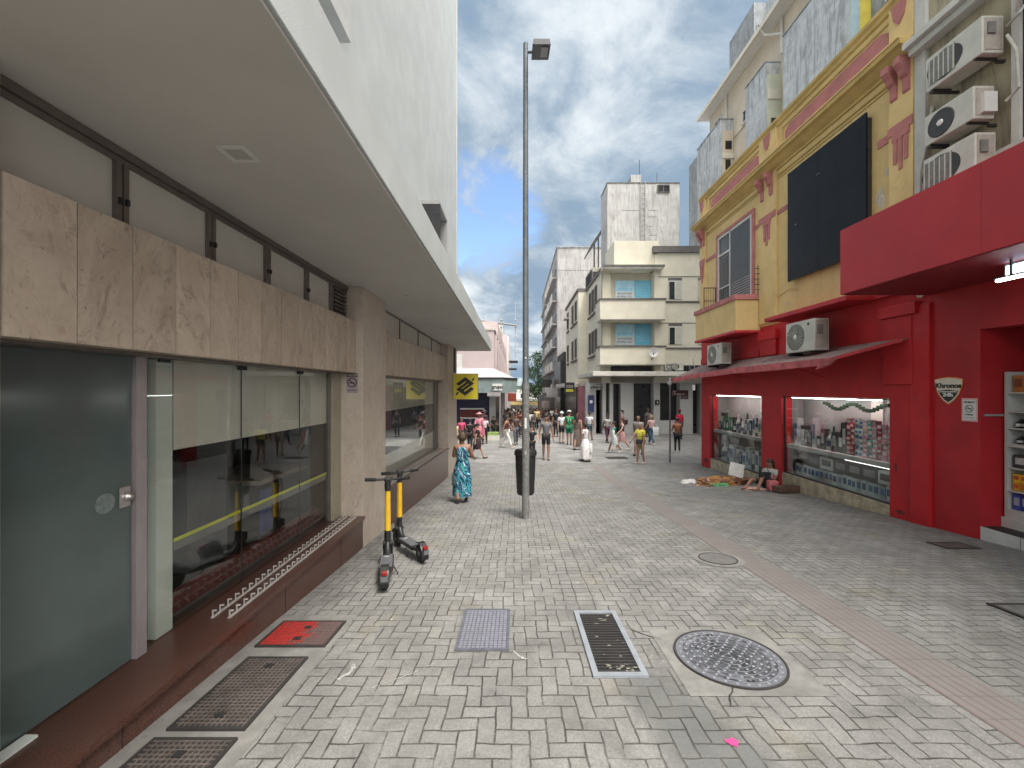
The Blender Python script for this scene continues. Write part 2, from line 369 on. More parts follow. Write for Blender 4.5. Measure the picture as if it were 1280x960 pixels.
# ================================================================== GROUND
def sheet(name, x0, x1, y0, y1, lift, m, nx=2):
    ys = sorted({y0, y1} | {y for y, _ in GP if y0 < y < y1} | {y0 + k * 1.0 for k in range(1, int(min(y1, 70) - y0))})
    mb = MB(); rows = [[mb.b.verts.new((x0 + (x1 - x0) * i / nx, y, gz(y) + lift)) for i in range(nx + 1)] for y in ys]
    for A, C in zip(rows, rows[1:]):
        for i in range(nx): mb.b.faces.new([A[i], A[i + 1], C[i + 1], C[i]])
    return mb.build(name, m, None)
struct(sheet('ground', -400, 400, -30, 900, -.012, M['concrete']))
struct(sheet('street_paving', -2.4, 8.2, -6, 17.2, 0, M['paving']))
struct(sheet('crossing_pavement', -60, 60, 17.2, 30.5, 0, M['plaza']))
struct(sheet('far_street_pavement', -3, 7, 30.5, 130, 0, M['plaza']))
struct(sheet('stacked_paving_strip', .52, .86, 4.15, 10.5, .004, M['paving_run'], 1))
struct(sheet('tactile_path', 2.95, 3.39, -2, 16.5, .004, M['tactile'], 1))
struct(sheet('concrete_gutter_strip', -2.3, -1.55, 1.0, 4.05, .004, M['concrete'], 1))
SL = math.atan(.074)
def on_ground(name, label, cat, x, y, rz=0, group=None, lift=.006):
    return thing(name, label, cat, (x, y, gz(y) + lift), rz, group, -SL if y < 13 else 0)
# concrete collar round the big manhole
struct(sheet('concrete_collar', 1.2, 2.2, 2.86, 3.78, .004, M['concrete'], 1))
# --- hatch covers
def grid_hatch(label, x, y, w, l, red=False):
    t = on_ground('drain_hatch', label, 'hatch', x, y, group='black grid hatches along the bank wall')
    B('plate', M['hatch_black'], t, (-w/2, w/2, -l/2, l/2, 0, .006))
    f = MB()
    f.box(-w/2 - .02, w/2 + .02, -l/2 - .02, -l/2, -.004, .014).box(-w/2 - .02, w/2 + .02, l/2, l/2 + .02, -.004, .014)
    f.box(-w/2 - .02, -w/2, -l/2, l/2, -.004, .014).box(w/2, w/2 + .02, -l/2, l/2, -.004, .014); f.build('frame', M['iron'], t)
    g = MB(); st = .033
    k = -w/2 + st
    while k < w/2: g.box(k - .0035, k + .0035, -l/2, l/2, .006, .012); k += st
    k = -l/2 + st
    while k < l/2: g.box(-w/2, w/2, k - .0035, k + .0035, .0065, .0125); k += st
    g.build('grid', M['hatch_red'] if red else M['hatch_bar'], t)
    B('lifting_slot', M['ink'], t, (-.03, .03, -l/2 + .08, -l/2 + .13, .0130, .0145), (-.03, .03, l/2 - .13, l/2 - .08, .0130, .0145))
    return t
M['hatch_black'] = mat('hatch_plate', (.030, .027, .025), .8, .3, 6, dirt=.4, scol=(.09, .08, .07))
M['hatch_bar'] = mat('hatch_bars', (.13, .11, .10), .6, .25, 6, metal=.2)
def redhatch():
    m, t, b = newmat('red_splashed_bars'); v = coords(t); x, y, z = t.sep(v)
    f = t.m('ADD', t.m('MULTIPLY', x, -1.3), t.m('MULTIPLY_ADD', t.noise(v, 9, 5, .7), .9, -.42))
    c = t.mix(t.ramp(f, -.05, .02), (.12, .085, .08), (.34, .03, .025)); c = t.mix(t.m('MULTIPLY', t.ramp(t.noise(v, 22, 5, .7), .5, .62), .55), c, (.15, .05, .045)); t.link(c, b.inputs['Base Color']); b.inputs['Roughness'].default_value = .6; return m
M['hatch_red'] = redhatch()
h = grid_hatch('small black grid hatch splashed with red paint beside the bank wall', -1.89, 3.69, .55, .40, True)
[c for c in h.children if c.name.startswith('plate')][0].data.materials[0] = M['hatch_red']
grid_hatch('long rusty black grid hatch lying just before the red painted hatch', -1.895, 2.925, .44, .74)
grid_hatch('black grid hatch cut off by the bottom edge of the view beside the plinth', -1.90, 2.15, .46, .60)
# --- galvanised lid
t = on_ground('utility_lid', 'rectangular grey metal lid with studded pattern in the middle of the paving', 'lid', -.283, 3.79)
B('rim', M['steel_dull'], t, (-.225, .225, -.37, -.35, -.004, .012), (-.225, .225, .35, .37, -.004, .012), (-.225, -.205, -.35, .35, -.004, .012), (.205, .225, -.35, .35, -.004, .012))
B('plate', M['steel_dull'], t, (-.205, .205, -.35, .35, -.004, .006))
g = MB()
for i in range(11):
    for j in range(18): g.box(-.195 + i * .0365, -.17 + i * .0365, -.34 + j * .0385, -.32 + j * .0385, .006, .011)
g.build('stud_pattern', mat('lid_studs', (.26, .265, .31), .45, .1, 20, metal=.3), t)
# --- storm drain with pale frame
t = on_ground('storm_drain', 'long storm drain grate with pale steel frame and litter between its bars', 'drain', .775, 3.59)
M['drain_frame'] = mat('drain_frame', (.22, .24, .265), .5, .12, 6, dirt=.3)
w, l = .205, .53
B('frame', M['drain_frame'], t, (-w, w, -l, -l + .05, -.004, .014), (-w, w, l - .05, l, -.004, .014), (-w, -w + .045, -l + .05, l - .05, -.004, .014), (w - .045, w, -l + .05, l - .05, -.004, .014))
B('pit', M['ink'], t, (-w + .045, w - .045, -l + .05, l - .05, -.003, .001))
for k in range(22):
    y = -l + .07 + k * .0428; B('bar', M['iron'], t, (-w + .045, w - .045, y - .008, y + .008, .003, .012))
random.seed(3); g = MB()
for k in range(34):
    x, y = random.uniform(-.14, .14), random.uniform(-.46, .44)
    if k > 20: x, y = random.uniform(-.08, .15), random.uniform(-.47, -.38)
    a = random.uniform(0, 3); r = random.uniform(.006, .016)
    g.quad(*[(x + r * (1.8 if q % 2 else 1) * math.cos(a + q * 1.57), y + r * math.sin(a + q * 1.57), .013 + .003 * (q == 2)) for q in range(4)])
o = g.build('litter_scraps', mat('litter', (.20, .20, .16), .9, .6, 30), None); o.parent = None
o.location = t.location; o.rotation_euler = t.rotation_euler; tag(o, 'small scraps of litter caught in the storm drain grate', 'litter', kind='stuff')
# --- manholes
def manhole(label, x, y, r, m, studs):
    t = on_ground('manhole_cover', label, 'manhole cover', x, y)
    MB().lathe([(r + .012, -.004), (r + .012, .010), (r - .002, .010), (r - .004, .004)], n=56).build('ring', M['iron'], t, True)
    MB().lathe([(.001, .0), (.001, .007), (r - .006, .007), (r - .006, .0)], n=56).build('cover', m, t)
    g = MB()
    if studs:
        for q in range(1, 9):
            rr = r * q / 8.8; n = int(rr * 2 * math.pi / .075)
            for k in range(n):
                a = 2 * math.pi * (k + .5 * (q % 2)) / n; c, s = math.cos(a), math.sin(a)
                g.ball((rr * c, rr * s, .007), .013, 1, 1, .35, 6)
        for q in range(1, 9): g.lathe([(r * (q - .45) / 8.8, .007), (r * (q - .45) / 8.8, .0095), (r * (q - .38) / 8.8, .0095), (r * (q - .38) / 8.8, .007)], n=56)
        g.build('raised_studs', M['stud'], t, True)
        B('key_hole', M['ink'], t, (-.025, .025, r - .09, r - .065, .0075, .0105), (-.025, .025, -r + .065, -r + .09, .0075, .0105))
    return t
M['manhole'] = mat('cast_iron_cover', (.125, .13, .148), .7, .12, 5, .3, 200, metal=0, dirt=.25, scol=(.13, .125, .12))
M['stud'] = mat('polished_studs', (.20, .21, .235), .5, .15, 8, metal=0)
manhole('large round cast iron manhole cover with rings of studs set in concrete', 1.70, 3.33, .40, M['manhole'], True)
manhole('small plain grey manhole cover beside the reddish tactile strip', 2.76, 5.69, .235, mat('dull_cover', (.13, .125, .12), .8, .15, 5, .3, 100, dirt=.4), False)
MB().lathe([(.001, 0), (.33, 0), (.33, .003), (.001, .003)], n=40).build('concrete_ring', M['concrete'], bpy.data.objects['manhole_cover.001'])
t = on_ground('gully_grate', 'small rusty gully grate in the paving below the red wall', 'grate', 6.62, 6.3)
B('frame', M['iron'], t, (-.25, .25, -.16, -.13, 0, .01), (-.25, .25, .13, .16, 0, .01), (-.25, -.22, -.13, .13, 0, .01), (.22, .25, -.13, .13, 0, .01))
g = MB()
for k in range(9): g.box(-.2 + k * .05 - .012, -.2 + k * .05 + .012, -.13, .13, 0, .008)
g.build('bars', M['hatch_bar'], t)
t = on_ground('channel_grate', 'dark channel grate at the right edge of the paving', 'grate', 5.35, 4.12)
B('frame', M['iron'], t, (-.5, .5, -.17, -.14, 0, .014), (-.5, .5, .14, .17, 0, .014), (-.5, -.46, -.14, .14, 0, .014), (.46, .5, -.14, .14, 0, .014))
B('plate', mat('grey_plate', (.10, .10, .095), .8, .3, 9, dirt=.5), t, (-.46, .46, -.14, .14, 0, .004))
t = on_ground('floor_plate', 'flat rusty square plate in the pale plaza behind the walkers', 'lid', 4.5, 18.6)
B('frame', M['iron'], t, (-.45, .45, -.3, -.25, 0, .01), (-.45, .45, .25, .3, 0, .01), (-.45, -.4, -.25, .25, 0, .01), (.4, .45, -.25, .25, 0, .01))
B('plate', M['hatch_black'], t, (-.4, .4, -.25, .25, 0, .006))
M['pinkspray'] = mat('pink_spray', (.62, .05, .20), .8, .2, 30)
o = MB().prism([(.035 * math.cos(a) * (1 + .25 * math.sin(3 * a)), .03 * math.sin(a) * (1 + .3 * math.cos(5 * a))) for a in [k * .393 for k in range(16)]], 'z', 0, .002).build('paint_mark', M['pinkspray'], None)
o.location = (1.275, 2.45, gz(2.45) + .004); o.rotation_euler = (-SL, 0, 0); tag(o, 'small pink paint blotch on the nearest paving blocks', 'paint mark')
# ================================================================== BANK BUILDING (left)
bk = thing('bank_building', 'grey roughcast bank building with stone fascia and deep white canopy on the left', 'building', (-2.3, 6, gz(6)))
BO = Vector(bk.location)
def bkp(mb, name, m, parent=None, smooth=False):     # world coordinates in, part of the bank out
    o = mb.build(name, m, parent or bk, smooth)
    o.data.transform(Matrix.Translation(-BO)); return o
def bb(name, m, *boxes, parent=None, bev=0):
    if name in SPLIT and len(boxes) > 1:
        for b in boxes: o = bb(name, m, b, parent=parent, bev=bev)
        return o
    mb = MB()
    for b in boxes: mb.box(*b, bev=bev)
    return bkp(mb, name, m, parent)
bb('tower_wall', M['white_wall'], (-14, -2.28, -8, 16.0, 1.96, 34))
bb('corner_strip', M['canopy_white'], (-2.3, -2.255, 15.9, 16.03, 1.96, 34))
bb('canopy', M['canopy_white'], (-14, -.985, -8, 16.6, 1.55, 1.945), bev=.008)
bb('soffit', M['soffit'], (-13.9, -1.005, -7.9, 16.55, 1.53, 1.548))
def hood(y0, y1, z0, z1, xo):
    fr = bb('window_hood', M['zinc'], (-2.28, xo, y0, y1, z1 - .05, z1), (-2.28, xo, y1 - .04, y1, z0, z1 - .05), (-2.28, xo, y0, y0 + .03, z0, z1 - .05))
    bb('dark_louvre', M['dark_shop'], (-2.27, xo + .03, y0 - .012, y0 - .002, z0 + .03, z1 - .09), parent=bk)
hood(9.75, 10.9, 2.3, 4.44, -1.8)
bb('window_hood', mat('grey_hood', (.42, .43, .43), .8, .08, 2), (-2.28, -2.0, 3.6, 5.04, 4.2, 6.4))
# lamps recessed in the soffit
for y, s in ((2.69, .088), (6.74, .088), (10.5, .088), (14.2, .088)):
    p = bb('recessed_lamp', M['white'], (-1.795 - s, -1.795 + s, y - s, y - s + .025, 1.517, 1.529), (-1.795 - s, -1.795 + s, y + s - .025, y + s, 1.517, 1.529),
       (-1.795 - s, -1.77 - s, y - s + .025, y + s - .025, 1.517, 1.529), (-1.82 + s, -1.795 + s, y - s + .025, y + s - .025, 1.517, 1.529))
    bb('lamp_lens', mat('lamp_lens', (.42, .41, .40), .4, .1, 30), (-1.77 - s, -1.82 + s, y - s + .025, y + s - .025, 1.522, 1.529))
# stone pillars
for (y0, y1, xf) in ((-1.0, 1.925, -2.385), (6.19, 7.27, -2.28), (14.0, 16.0, -2.28)):
    bb('pillar', M['trav_pale'], (-2.75, xf, y0, y1, -3.4, 1.527), bev=.004)
# fascia slabs, one part each
def slabrow(y0, y1, w, z0a, z0b, z1a, z1b, x):
    n = round((y1 - y0) / w); w = (y1 - y0) / n
    for k in range(n):
        a, b = y0 + k * w + .0035, y0 + (k + 1) * w - .0035
        fa, fb = (a - y0) / (y1 - y0), (b - y0) / (y1 - y0)
        za, zb, ta, tb = z0a + (z0b - z0a) * fa, z0a + (z0b - z0a) * fb, z1a + (z1b - z1a) * fa, z1a + (z1b - z1a) * fb
        bkp(MB().hexa([(x - .12, a, za), (x, a, za), (x, b, zb), (x - .12, b, zb), (x - .12, a, ta), (x, a, ta), (x, b, tb), (x - .12, b, tb)]), 'stone_slab', M['trav'])
slabrow(1.93, 6.185, .325, .25, .25, 1.015, 1.015, -2.38)
slabrow(7.275, 13.995, .42, .265, .305, 1.02, 1.11, -2.385)
bb('fascia_backing', M['ink'], (-2.62, -2.505, 1.93, 6.18, .27, 1.0), (-2.62, -2.51, 7.28, 13.98, .32, 1.0))
bb('glazing_head', M['alu'], (-2.70, -2.505, 1.93, 6.18, .232, .268), (-2.70, -2.51, 7.28, 13.98, .24, .315))
# clerestory
fr = bb('clerestory_frame', M['alu'], (-2.56, -2.49, 1.93, 6.18, 1.475, 1.527), (-2.56, -2.49, 1.93, 6.18, 1.017, 1.04), (-2.555, -2.505, 1.93, 6.18, 1.44, 1.47),
   *[(-2.55, -2.50, y - .045, y - .008, 1.04, 1.44) for y in (2.65, 3.43, 4.21, 5.0, 5.66)], *[(-2.55, -2.505, y + .008, y + .045, 1.04, 1.44) for y in (2.65, 3.43, 4.21, 5.0, 5.66)])
bb('latch', M['ink'], *[(-2.50, -2.485, y - .035, y - .018, 1.17, 1.21) for y in (2.65, 3.43, 4.21, 5.0)], *[(-2.505, -2.488, y + .018, y + .035, 1.18, 1.22) for y in (2.65, 3.43, 4.21, 5.0)])
ys = [1.93, 2.65, 3.43, 4.21, 5.0, 5.66]
for a, b in zip(ys, ys[1:]): bb('clerestory_pane', M['frost'], (-2.545, -2.53, a + .01, b - .01, 1.03, 1.46))
v = bb('air_vent', M['dark_shop'], (-2.56, -2.53, 5.71, 6.15, 1.04, 1.44))
bb('vent_slat', M['alu'], *[(-2.53, -2.49, 5.72, 6.13, 1.06 + k * .055, 1.083 + k * .055) for k in range(7)])
bb('clerestory_pane', M['frost'], (-2.56, -2.53, 7.28, 13.98, 1.03, 1.50)); bb('clerestory_frame', M['alu'], (-2.56, -2.5, 7.28, 13.98, 1.50, 1.527), *[(-2.55, -2.51, y, y + .03, 1.03, 1.5) for y in (9.0, 10.7, 12.4)])
# plinth and sills of polished granite
def plinth(y0, y1, za, zb):
    bkp(MB().hexa([(-2.75, y0, -3.6), (-2.275, y0, -3.6), (-2.275, y1, -3.6), (-2.75, y1, -3.6), (-2.75, y0, za - .045), (-2.275, y0, za - .045), (-2.275, y1, zb - .045), (-2.75, y1, zb - .045)]), 'plinth', M['granite'])
    bkp(MB().hexa([(-2.75, y0, za - .042), (-2.24, y0, za - .042), (-2.24, y1, zb - .042), (-2.75, y1, zb - .042), (-2.75, y0, za), (-2.24, y0, za), (-2.24, y1, zb), (-2.75, y1, zb)]), 'sill', M['granite'])
plinth(-1, 6.185, -1.88, -1.88); plinth(7.275, 13.995, -1.77, -1.965)
bb('plinth_joint', M['ink'], *[(-2.2745, -2.272, y, y + .005, -2.6, -1.925) for y in (2.4, 4.1, 5.4)])
bb('threshold', M['white_post'], (-2.655, -2.585, 1.95, 2.25, -1.878, -1.865))
# glazing bay 1
d = bb('door', M['door_glass'], (-2.682, -2.67, 1.93, 2.885, -1.87, .23))
bkp(MB().box(-2.668, -2.655, 2.79, 2.87, -.80, -.66, .006), 'lock_plate', M['steel'], d); 
bkp(MB().lathe([(.001, .0), (.03, 0), (.03, .03), (.012, .05), (.001, .05)], c=(-2.668, 2.84, -.73), axis='x', n=20), 'door_knob', M['steel'], d, True)
bkp(MB().lathe([(.001, .0), (.065, 0), (.065, .004), (.001, .004)], c=(-2.6695, 2.70, -.74), axis='x', n=32), 'finger_guard', mat('worn_disc', (.16, .2, .2), .3, .3, 30), d)
bb('door_post', M['alu_pink'], (-2.70, -2.64, 2.893, 2.975, -1.876, .23))
bb('hinge', M['ink'], (-2.67, -2.655, 3.10, 3.2, .205, .228))
for a, b in ((2.98, 4.046), (4.054, 5.136), (5.144, 5.9)):
    bb('glass_pane', M['glass'], (-2.676, -2.67, a, b, -1.872, .225))
bb('glass_clip', M['ink'], *[(-2.669, -2.655, y - .06, y + .06, .19, .228) for y in (4.05, 5.14)], *[(-2.678, -2.671, y - .004, y + .004, -1.87, .19) for y in (4.05, 5.14)])
bb('frosted_film', M['film'], (-2.694, -2.69, 3.27, 5.9, -.475, .23))
bb('yellow_stripe', M['yellow_line'], (-2.6925, -2.689, 3.27, 6.1, -1.20, -1.172))
bb('grey_stripe', M['room_mid'], (-2.6935, -2.689, 3.27, 6.0, -1.27, -1.202))
bb('inner_post', M['white_post'], (-3.0, -2.70, 3.12, 3.27, -1.876, .23)); bb('inner_panel', mat('inner_panel', (.30, .37, .35), .4, .08, 2), (-2.8, -2.76, 2.98, 3.12, -1.876, .23))
bb('end_frame', M['alu'], (-2.70, -2.64, 5.905, 5.93, -1.876, .23)); bb('end_frame', mat('beige_frame', (.33, .30, .23), .5, .08, 4), (-2.69, -2.60, 5.93, 6.18, -1.876, .23))
# room behind
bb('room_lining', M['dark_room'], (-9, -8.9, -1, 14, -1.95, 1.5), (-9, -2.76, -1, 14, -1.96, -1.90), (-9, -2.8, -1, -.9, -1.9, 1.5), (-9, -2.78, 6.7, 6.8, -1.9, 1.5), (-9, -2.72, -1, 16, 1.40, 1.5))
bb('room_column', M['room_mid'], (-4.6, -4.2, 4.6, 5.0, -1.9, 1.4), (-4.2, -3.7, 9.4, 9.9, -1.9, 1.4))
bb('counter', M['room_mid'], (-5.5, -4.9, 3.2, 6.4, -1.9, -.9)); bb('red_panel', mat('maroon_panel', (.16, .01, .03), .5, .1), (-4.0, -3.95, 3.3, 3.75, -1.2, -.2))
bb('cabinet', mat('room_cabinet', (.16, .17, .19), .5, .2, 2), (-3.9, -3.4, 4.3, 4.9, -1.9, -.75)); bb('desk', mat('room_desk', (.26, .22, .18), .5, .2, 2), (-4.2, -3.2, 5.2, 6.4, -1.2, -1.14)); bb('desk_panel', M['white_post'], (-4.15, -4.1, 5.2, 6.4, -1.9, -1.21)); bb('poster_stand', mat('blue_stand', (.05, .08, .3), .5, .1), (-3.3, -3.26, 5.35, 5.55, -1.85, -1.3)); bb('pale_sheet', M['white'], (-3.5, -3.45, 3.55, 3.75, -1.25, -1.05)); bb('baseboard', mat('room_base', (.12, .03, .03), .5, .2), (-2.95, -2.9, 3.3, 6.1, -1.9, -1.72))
# glazing bay 2
for a, b in ((7.28, 9.3), (9.308, 11.4), (11.408, 13.55)): bb('glass_pane', M['glass'], (-2.676, -2.67, a, b, -1.96, .25))
bb('frosted_film', M['film'], (-2.694, -2.69, 7.28, 13.55, -.45, .24)); bb('painted_reflection', M['film'], (-2.694, -2.69, 7.28, 13.55, -1.95, -1.35)); bb('end_frame', M['alu'], (-2.70, -2.62, 13.56, 13.99, -1.96, .25))  # lower pale sheet stands in for white reflections low in the glass
bb('downpipe', M['pipe'], (-2.28, -2.215, 15.2, 15.27, .62, 1.52))
# anti-sitting spikes on the sill: rails with pegs
def spikes(x, y0, y1, za, zb, step, label):
    t = thing('spike_rail', label, 'spike rail', (x, y0, za), group='spiked metal rails on the window sills')
    f = (zb - za) / (y1 - y0); MB().hexa([(-.012, 0, 0), (.012, 0, 0), (.012, y1 - y0, zb - za), (-.012, y1 - y0, zb - za), (-.012, 0, .008), (.012, 0, .008), (.012, y1 - y0, zb - za + .008), (-.012, y1 - y0, zb - za + .008)]).build('rail', M['spike'], t)
    n = int((y1 - y0) / step); base = None
    for k in range(n):
        if base is None:
            base = MB().box(-.003, .003, -.006, .006, .006, .062).box(-.003, .03, -.008, .008, .056, .064).build('spike', M['spike'], t)
        else:
            c = base.copy(); COL.objects.link(c); c.parent = t; base2 = c
            c.location = (0, k * step, f * k * step)
    base.location = (0, .01, 0)
spikes(-2.50, 3.42, 6.15, -1.88, -1.88, .097, 'inner spiked rail on the red granite sill of the nearest window')
spikes(-2.36, 3.42, 6.15, -1.88, -1.88, .097, 'outer spiked rail on the red granite sill of the nearest window')
spikes(-2.50, 7.35, 13.9, -1.772, -1.962, .19, 'inner spiked rail on the sill of the farther bank window')
spikes(-2.36, 7.35, 13.9, -1.772, -1.962, .19, 'outer spiked rail on the sill of the farther bank window')
# bank sign (square box sign) at the corner
t = thing('bank_sign', 'square yellow box sign with black interlaced emblem at the bank corner', 'sign', (-2.2, 15.0, .1))
sx0, sx1, z0, z1 = -.06, .82, -.45, .48
B('case', mat('sign_side', (.20, .19, .13), .5, .1), t, (sx0 - .09, sx1, .012, .22, z0, z1)); B('face', mat('sign_yellow', (.66, .56, .03), .35, .05, 2), t, (sx0, sx1, 0, .01, z0, z1))
B('rim', mat('sign_rim', (.5, .45, .2), .4, .05), t, (sx0, sx1, -.012, 0, z1 - .02, z1), (sx0, sx1, -.012, 0, z0, z0 + .02), (sx0, sx0 + .02, -.012, 0, z0 + .02, z1 - .02), (sx1 - .02, sx1, -.012, 0, z0 + .02, z1 - .02))
def lg(pts): return [((px - 327) / 240 * (sx1 - sx0) * 1.0 + (sx0 + sx1) / 2, -(py - 350) / 245 * (z1 - z0) + (z0 + z1) / 2) for px, py in pts]
MB().prism(lg([(235, 325), (325, 262), (412, 322), (300, 397), (280, 383), (360, 327), (325, 300), (262, 345)]), 'y', -.008, -.001)\
    .prism(lg([(411, 375), (321, 438), (234, 378), (340, 303), (362, 318), (286, 371), (321, 400), (384, 355)]), 'y', -.0085, -.001)\
    .prism(lg([(382, 292), (415, 262), (413, 285), (396, 300)]), 'y', -.008, -.001).prism(lg([(232, 440), (234, 415), (252, 402), (265, 410)]), 'y', -.008, -.001).build('emblem', M['ink'], t)
# no-smoking notice on the pillar
t = thing('no_smoking_notice', 'small no-smoking notice on the side of the stone pillar', 'notice', (-2.435, 6.183, .10))
B('board', mat('notice_pink', (.36, .30, .31), .5, .05), t, (-.085, .085, -.004, 0, -.15, .14))
B('heading_bar', mat('notice_dark', (.10, .06, .055), .5, .05), t, (-.085, .085, -.006, -.0045, .09, .14))
def ring(r, w, y, m, t, name='ring'):
    mb = MB(); n = 36
    for k in range(n):
        a, b = 2 * math.pi * k / n, 2 * math.pi * (k + 1) / n
        mb.quad(((r - w) * math.cos(a), y, (r - w) * math.sin(a)), (r * math.cos(a), y, r * math.sin(a)), (r * math.cos(b), y, r * math.sin(b)), ((r - w) * math.cos(b), y, (r - w) * math.sin(b)))
    return mb.build(name, m, t)
ring(.072, .014, -.0065, M['ink'], t, 'prohibition_ring').location = (0, 0, .005)
MB().box(-.068, .068, -.007, -.0055, -.007, .007).xf(Matrix.Translation((0, 0, .005)) @ Matrix.Rotation(R(45), 4, 'Y')).build('slash', M['ink'], t)
MB().box(-.045, .03, -.0062, -.0048, -.008, .008).box(.033, .045, -.0062, -.0048, -.008, .008).build('cigarette', M['ink'], t)
text('lettering', 'PROIBIDO FUMAR', .022, M['white'], t, (0, -.008, .115), FACE_CAM); text('lettering', 'LEI FEDERAL', .022, M['ink'], t, (0, -.007, -.11), FACE_CAM)
# ================================================================== ELECTRIC SCOOTERS
M['sc_yellow'] = mat('scooter_yellow', (.66, .40, .02), .35, .05, 5, coat=.4)
M['sc_grey'] = mat('scooter_grey', (.10, .105, .115), .45, .1, 10)
M['tail_red'] = mat('tail_lens', (.25, .01, .01), .2, .1)
def scooter(label, x, y, rz, steer=0):
    t = thing('electric_scooter', label, 'scooter', (x, y, gz(y)), rz, 'yellow and black scooters parked by the bank wall', -SL * math.cos(rz))
    r = .12; L = .92
    def wheel(name, yy, parent):
        w = MB().lathe([(r - .045, -.035), (r - .012, -.033), (r, -.015), (r, .015), (r - .012, .033), (r - .045, .035)], c=(0, yy, r), axis='x', n=32).build(name, M['rubber'], parent, True)
        MB().lathe([(.001, -.04), (.03, -.04), (.034, -.03), (r - .045, -.027), (r - .045, .027), (.034, .03), (.03, .04), (.001, .04)], c=(0, yy, r), axis='x', n=24).build('rim', M['sc_grey'], w, True)
        return w
    wheel('rear_wheel', 0, t)
    deck = MB().box(-.085, .085, .14, .66, .135, .185, .012)
    deck.hexa([(-.05, .0, .15), (.05, .0, .15), (.085, .15, .14), (-.085, .15, .14), (-.045, .02, .18), (.045, .02, .18), (.085, .15, .183), (-.085, .15, .183)])
    deck.build('deck', M['black'], t, bev=0)
    B('deck_mat', M['sc_grey'], t, (-.072, .072, .17, .64, .186, .190)); B('deck_mark', M['white'], t, (-.03, .03, .55, .565, .1895, .1915))
    # rear fender with tail light
    f = MB(); pr = []
    for k in range(9):
        a = R(-35 + 150 * k / 8); pr.append((-math.sin(a) * (r + .022) * 1.0, r + math.cos(a) * (r + .022)))
    for (a, b) in zip(pr, pr[1:]):
        f.hexa([(-.048, a[0], a[1]), (.048, a[0], a[1]), (.048, b[0], b[1]), (-.048, b[0], b[1]), (-.044, a[0] * .96, a[1] + .008), (.044, a[0] * .96, a[1] + .008), (.044, b[0] * .96 - .003, b[1] + .006), (-.044, b[0] * .96 - .003, b[1] + .006)])
    f.build('rear_fender', M['black'], t, True)
    MB().box(-.028, .028, -.165, -.12, .20, .245, .008).build('tail_light', M['tail_red'], t); B('number_plate', M['sc_grey'], t, (-.035, .035, -.175, -.165, .14, .195))
    # fork and stem
    ft = MB().tube([(0, .62, .16), (0, .74, .20), (0, .80, .32)], [.04, .045, .035], 12).build('neck', M['black'], t, True)
    st = MB().tube([(0, .80, .26), (0, .782, .46)], .040, 14).build('stem_base', M['black'], t, True)
    MB().tube([(0, .785, .44), (0, .748, 1.0)], [.040, .034], 16).build('stem', M['sc_yellow'], t, True)
    B('emblem', M['ink'], t, (-.012, .012, .725, .732, .84, .875))
    head = MB().tube([(0, .748, .975), (0, .742, 1.05), (0, .735, 1.13)], [.037, .042, .03], 14); head.box(-.045, .045, .68, .78, 1.10, 1.15, .012); head.build('stem_head', M['black'], t, True)
    hb = MB().tube([(-.27, .70, 1.135), (-.12, .735, 1.125), (.12, .735, 1.125), (.27, .70, 1.135)], .016, 10).build('handlebar', M['black'], t, True)
    for s in (-1, 1): MB().tube([(s * .15, .728, 1.127), (s * .28, .698, 1.136)], .023, 12).build('grip', M['rubber'], hb, True)
    for s in (-1, 1): MB().tube([(s * .14, .74, 1.12), (s * .17, .79, 1.11), (s * .24, .775, 1.12)], .006, 6).build('brake_lever', M['iron'], hb, True)
    B('display', M['sc_grey'], hb, (-.03, .03, .70, .745, 1.151, 1.158))
    MB().ball((0, .80, .93), .028, 1, .6, 1, 12).build('headlight', M['white'], t, True)
    wheel('front_wheel', L - .03, t)
    fk = MB(); [fk.tube([(s * .05, .80, .30), (s * .052, .86, .20), (s * .05, L - .03, r)], .014, 8) for s in (-1, 1)]; fk.box(-.06, .06, .77, .84, .27, .32, .01); fk.build('fork', M['iron'], t, True)
    ff = MB()
    for k in range(6):
        a, b = R(-45 + 18 * k), R(-45 + 18 * (k + 1)); cy = L - .03; q = r + .025
        A_, B_ = (cy + math.sin(a) * q, r + math.cos(a) * q), (cy + math.sin(b) * q, r + math.cos(b) * q)
        ff.hexa([(-.045, *A_), (.045, *A_), (.045, *B_), (-.045, *B_), (-.04, A_[0], A_[1] + .008), (.04, A_[0], A_[1] + .008), (.04, B_[0], B_[1] + .008), (-.04, B_[0], B_[1] + .008)])
    ff.build('front_fender', M['black'], t, True)
    MB().tube([(.06, .45, .14), (.14, .42, .005)], .009, 8).build('kickstand', M['iron'], t, True)
    MB().tube([(0, .79, 1.11), (.03, .86, .9), (.02, .85, .5), (.02, .82, .3)], .006, 6).build('cable', M['black'], t, True)
    MB().box(-.045, .045, .80, .90, .30, .42, .015).build('lock_box', M['sc_grey'], t)
    return t
scooter('yellow stemmed scooter nearer the camera with its rear wheel towards us', -1.475, 4.68, R(15))
scooter('yellow stemmed scooter turned with its deck pointing right behind the other', -1.27, 5.58, R(36))
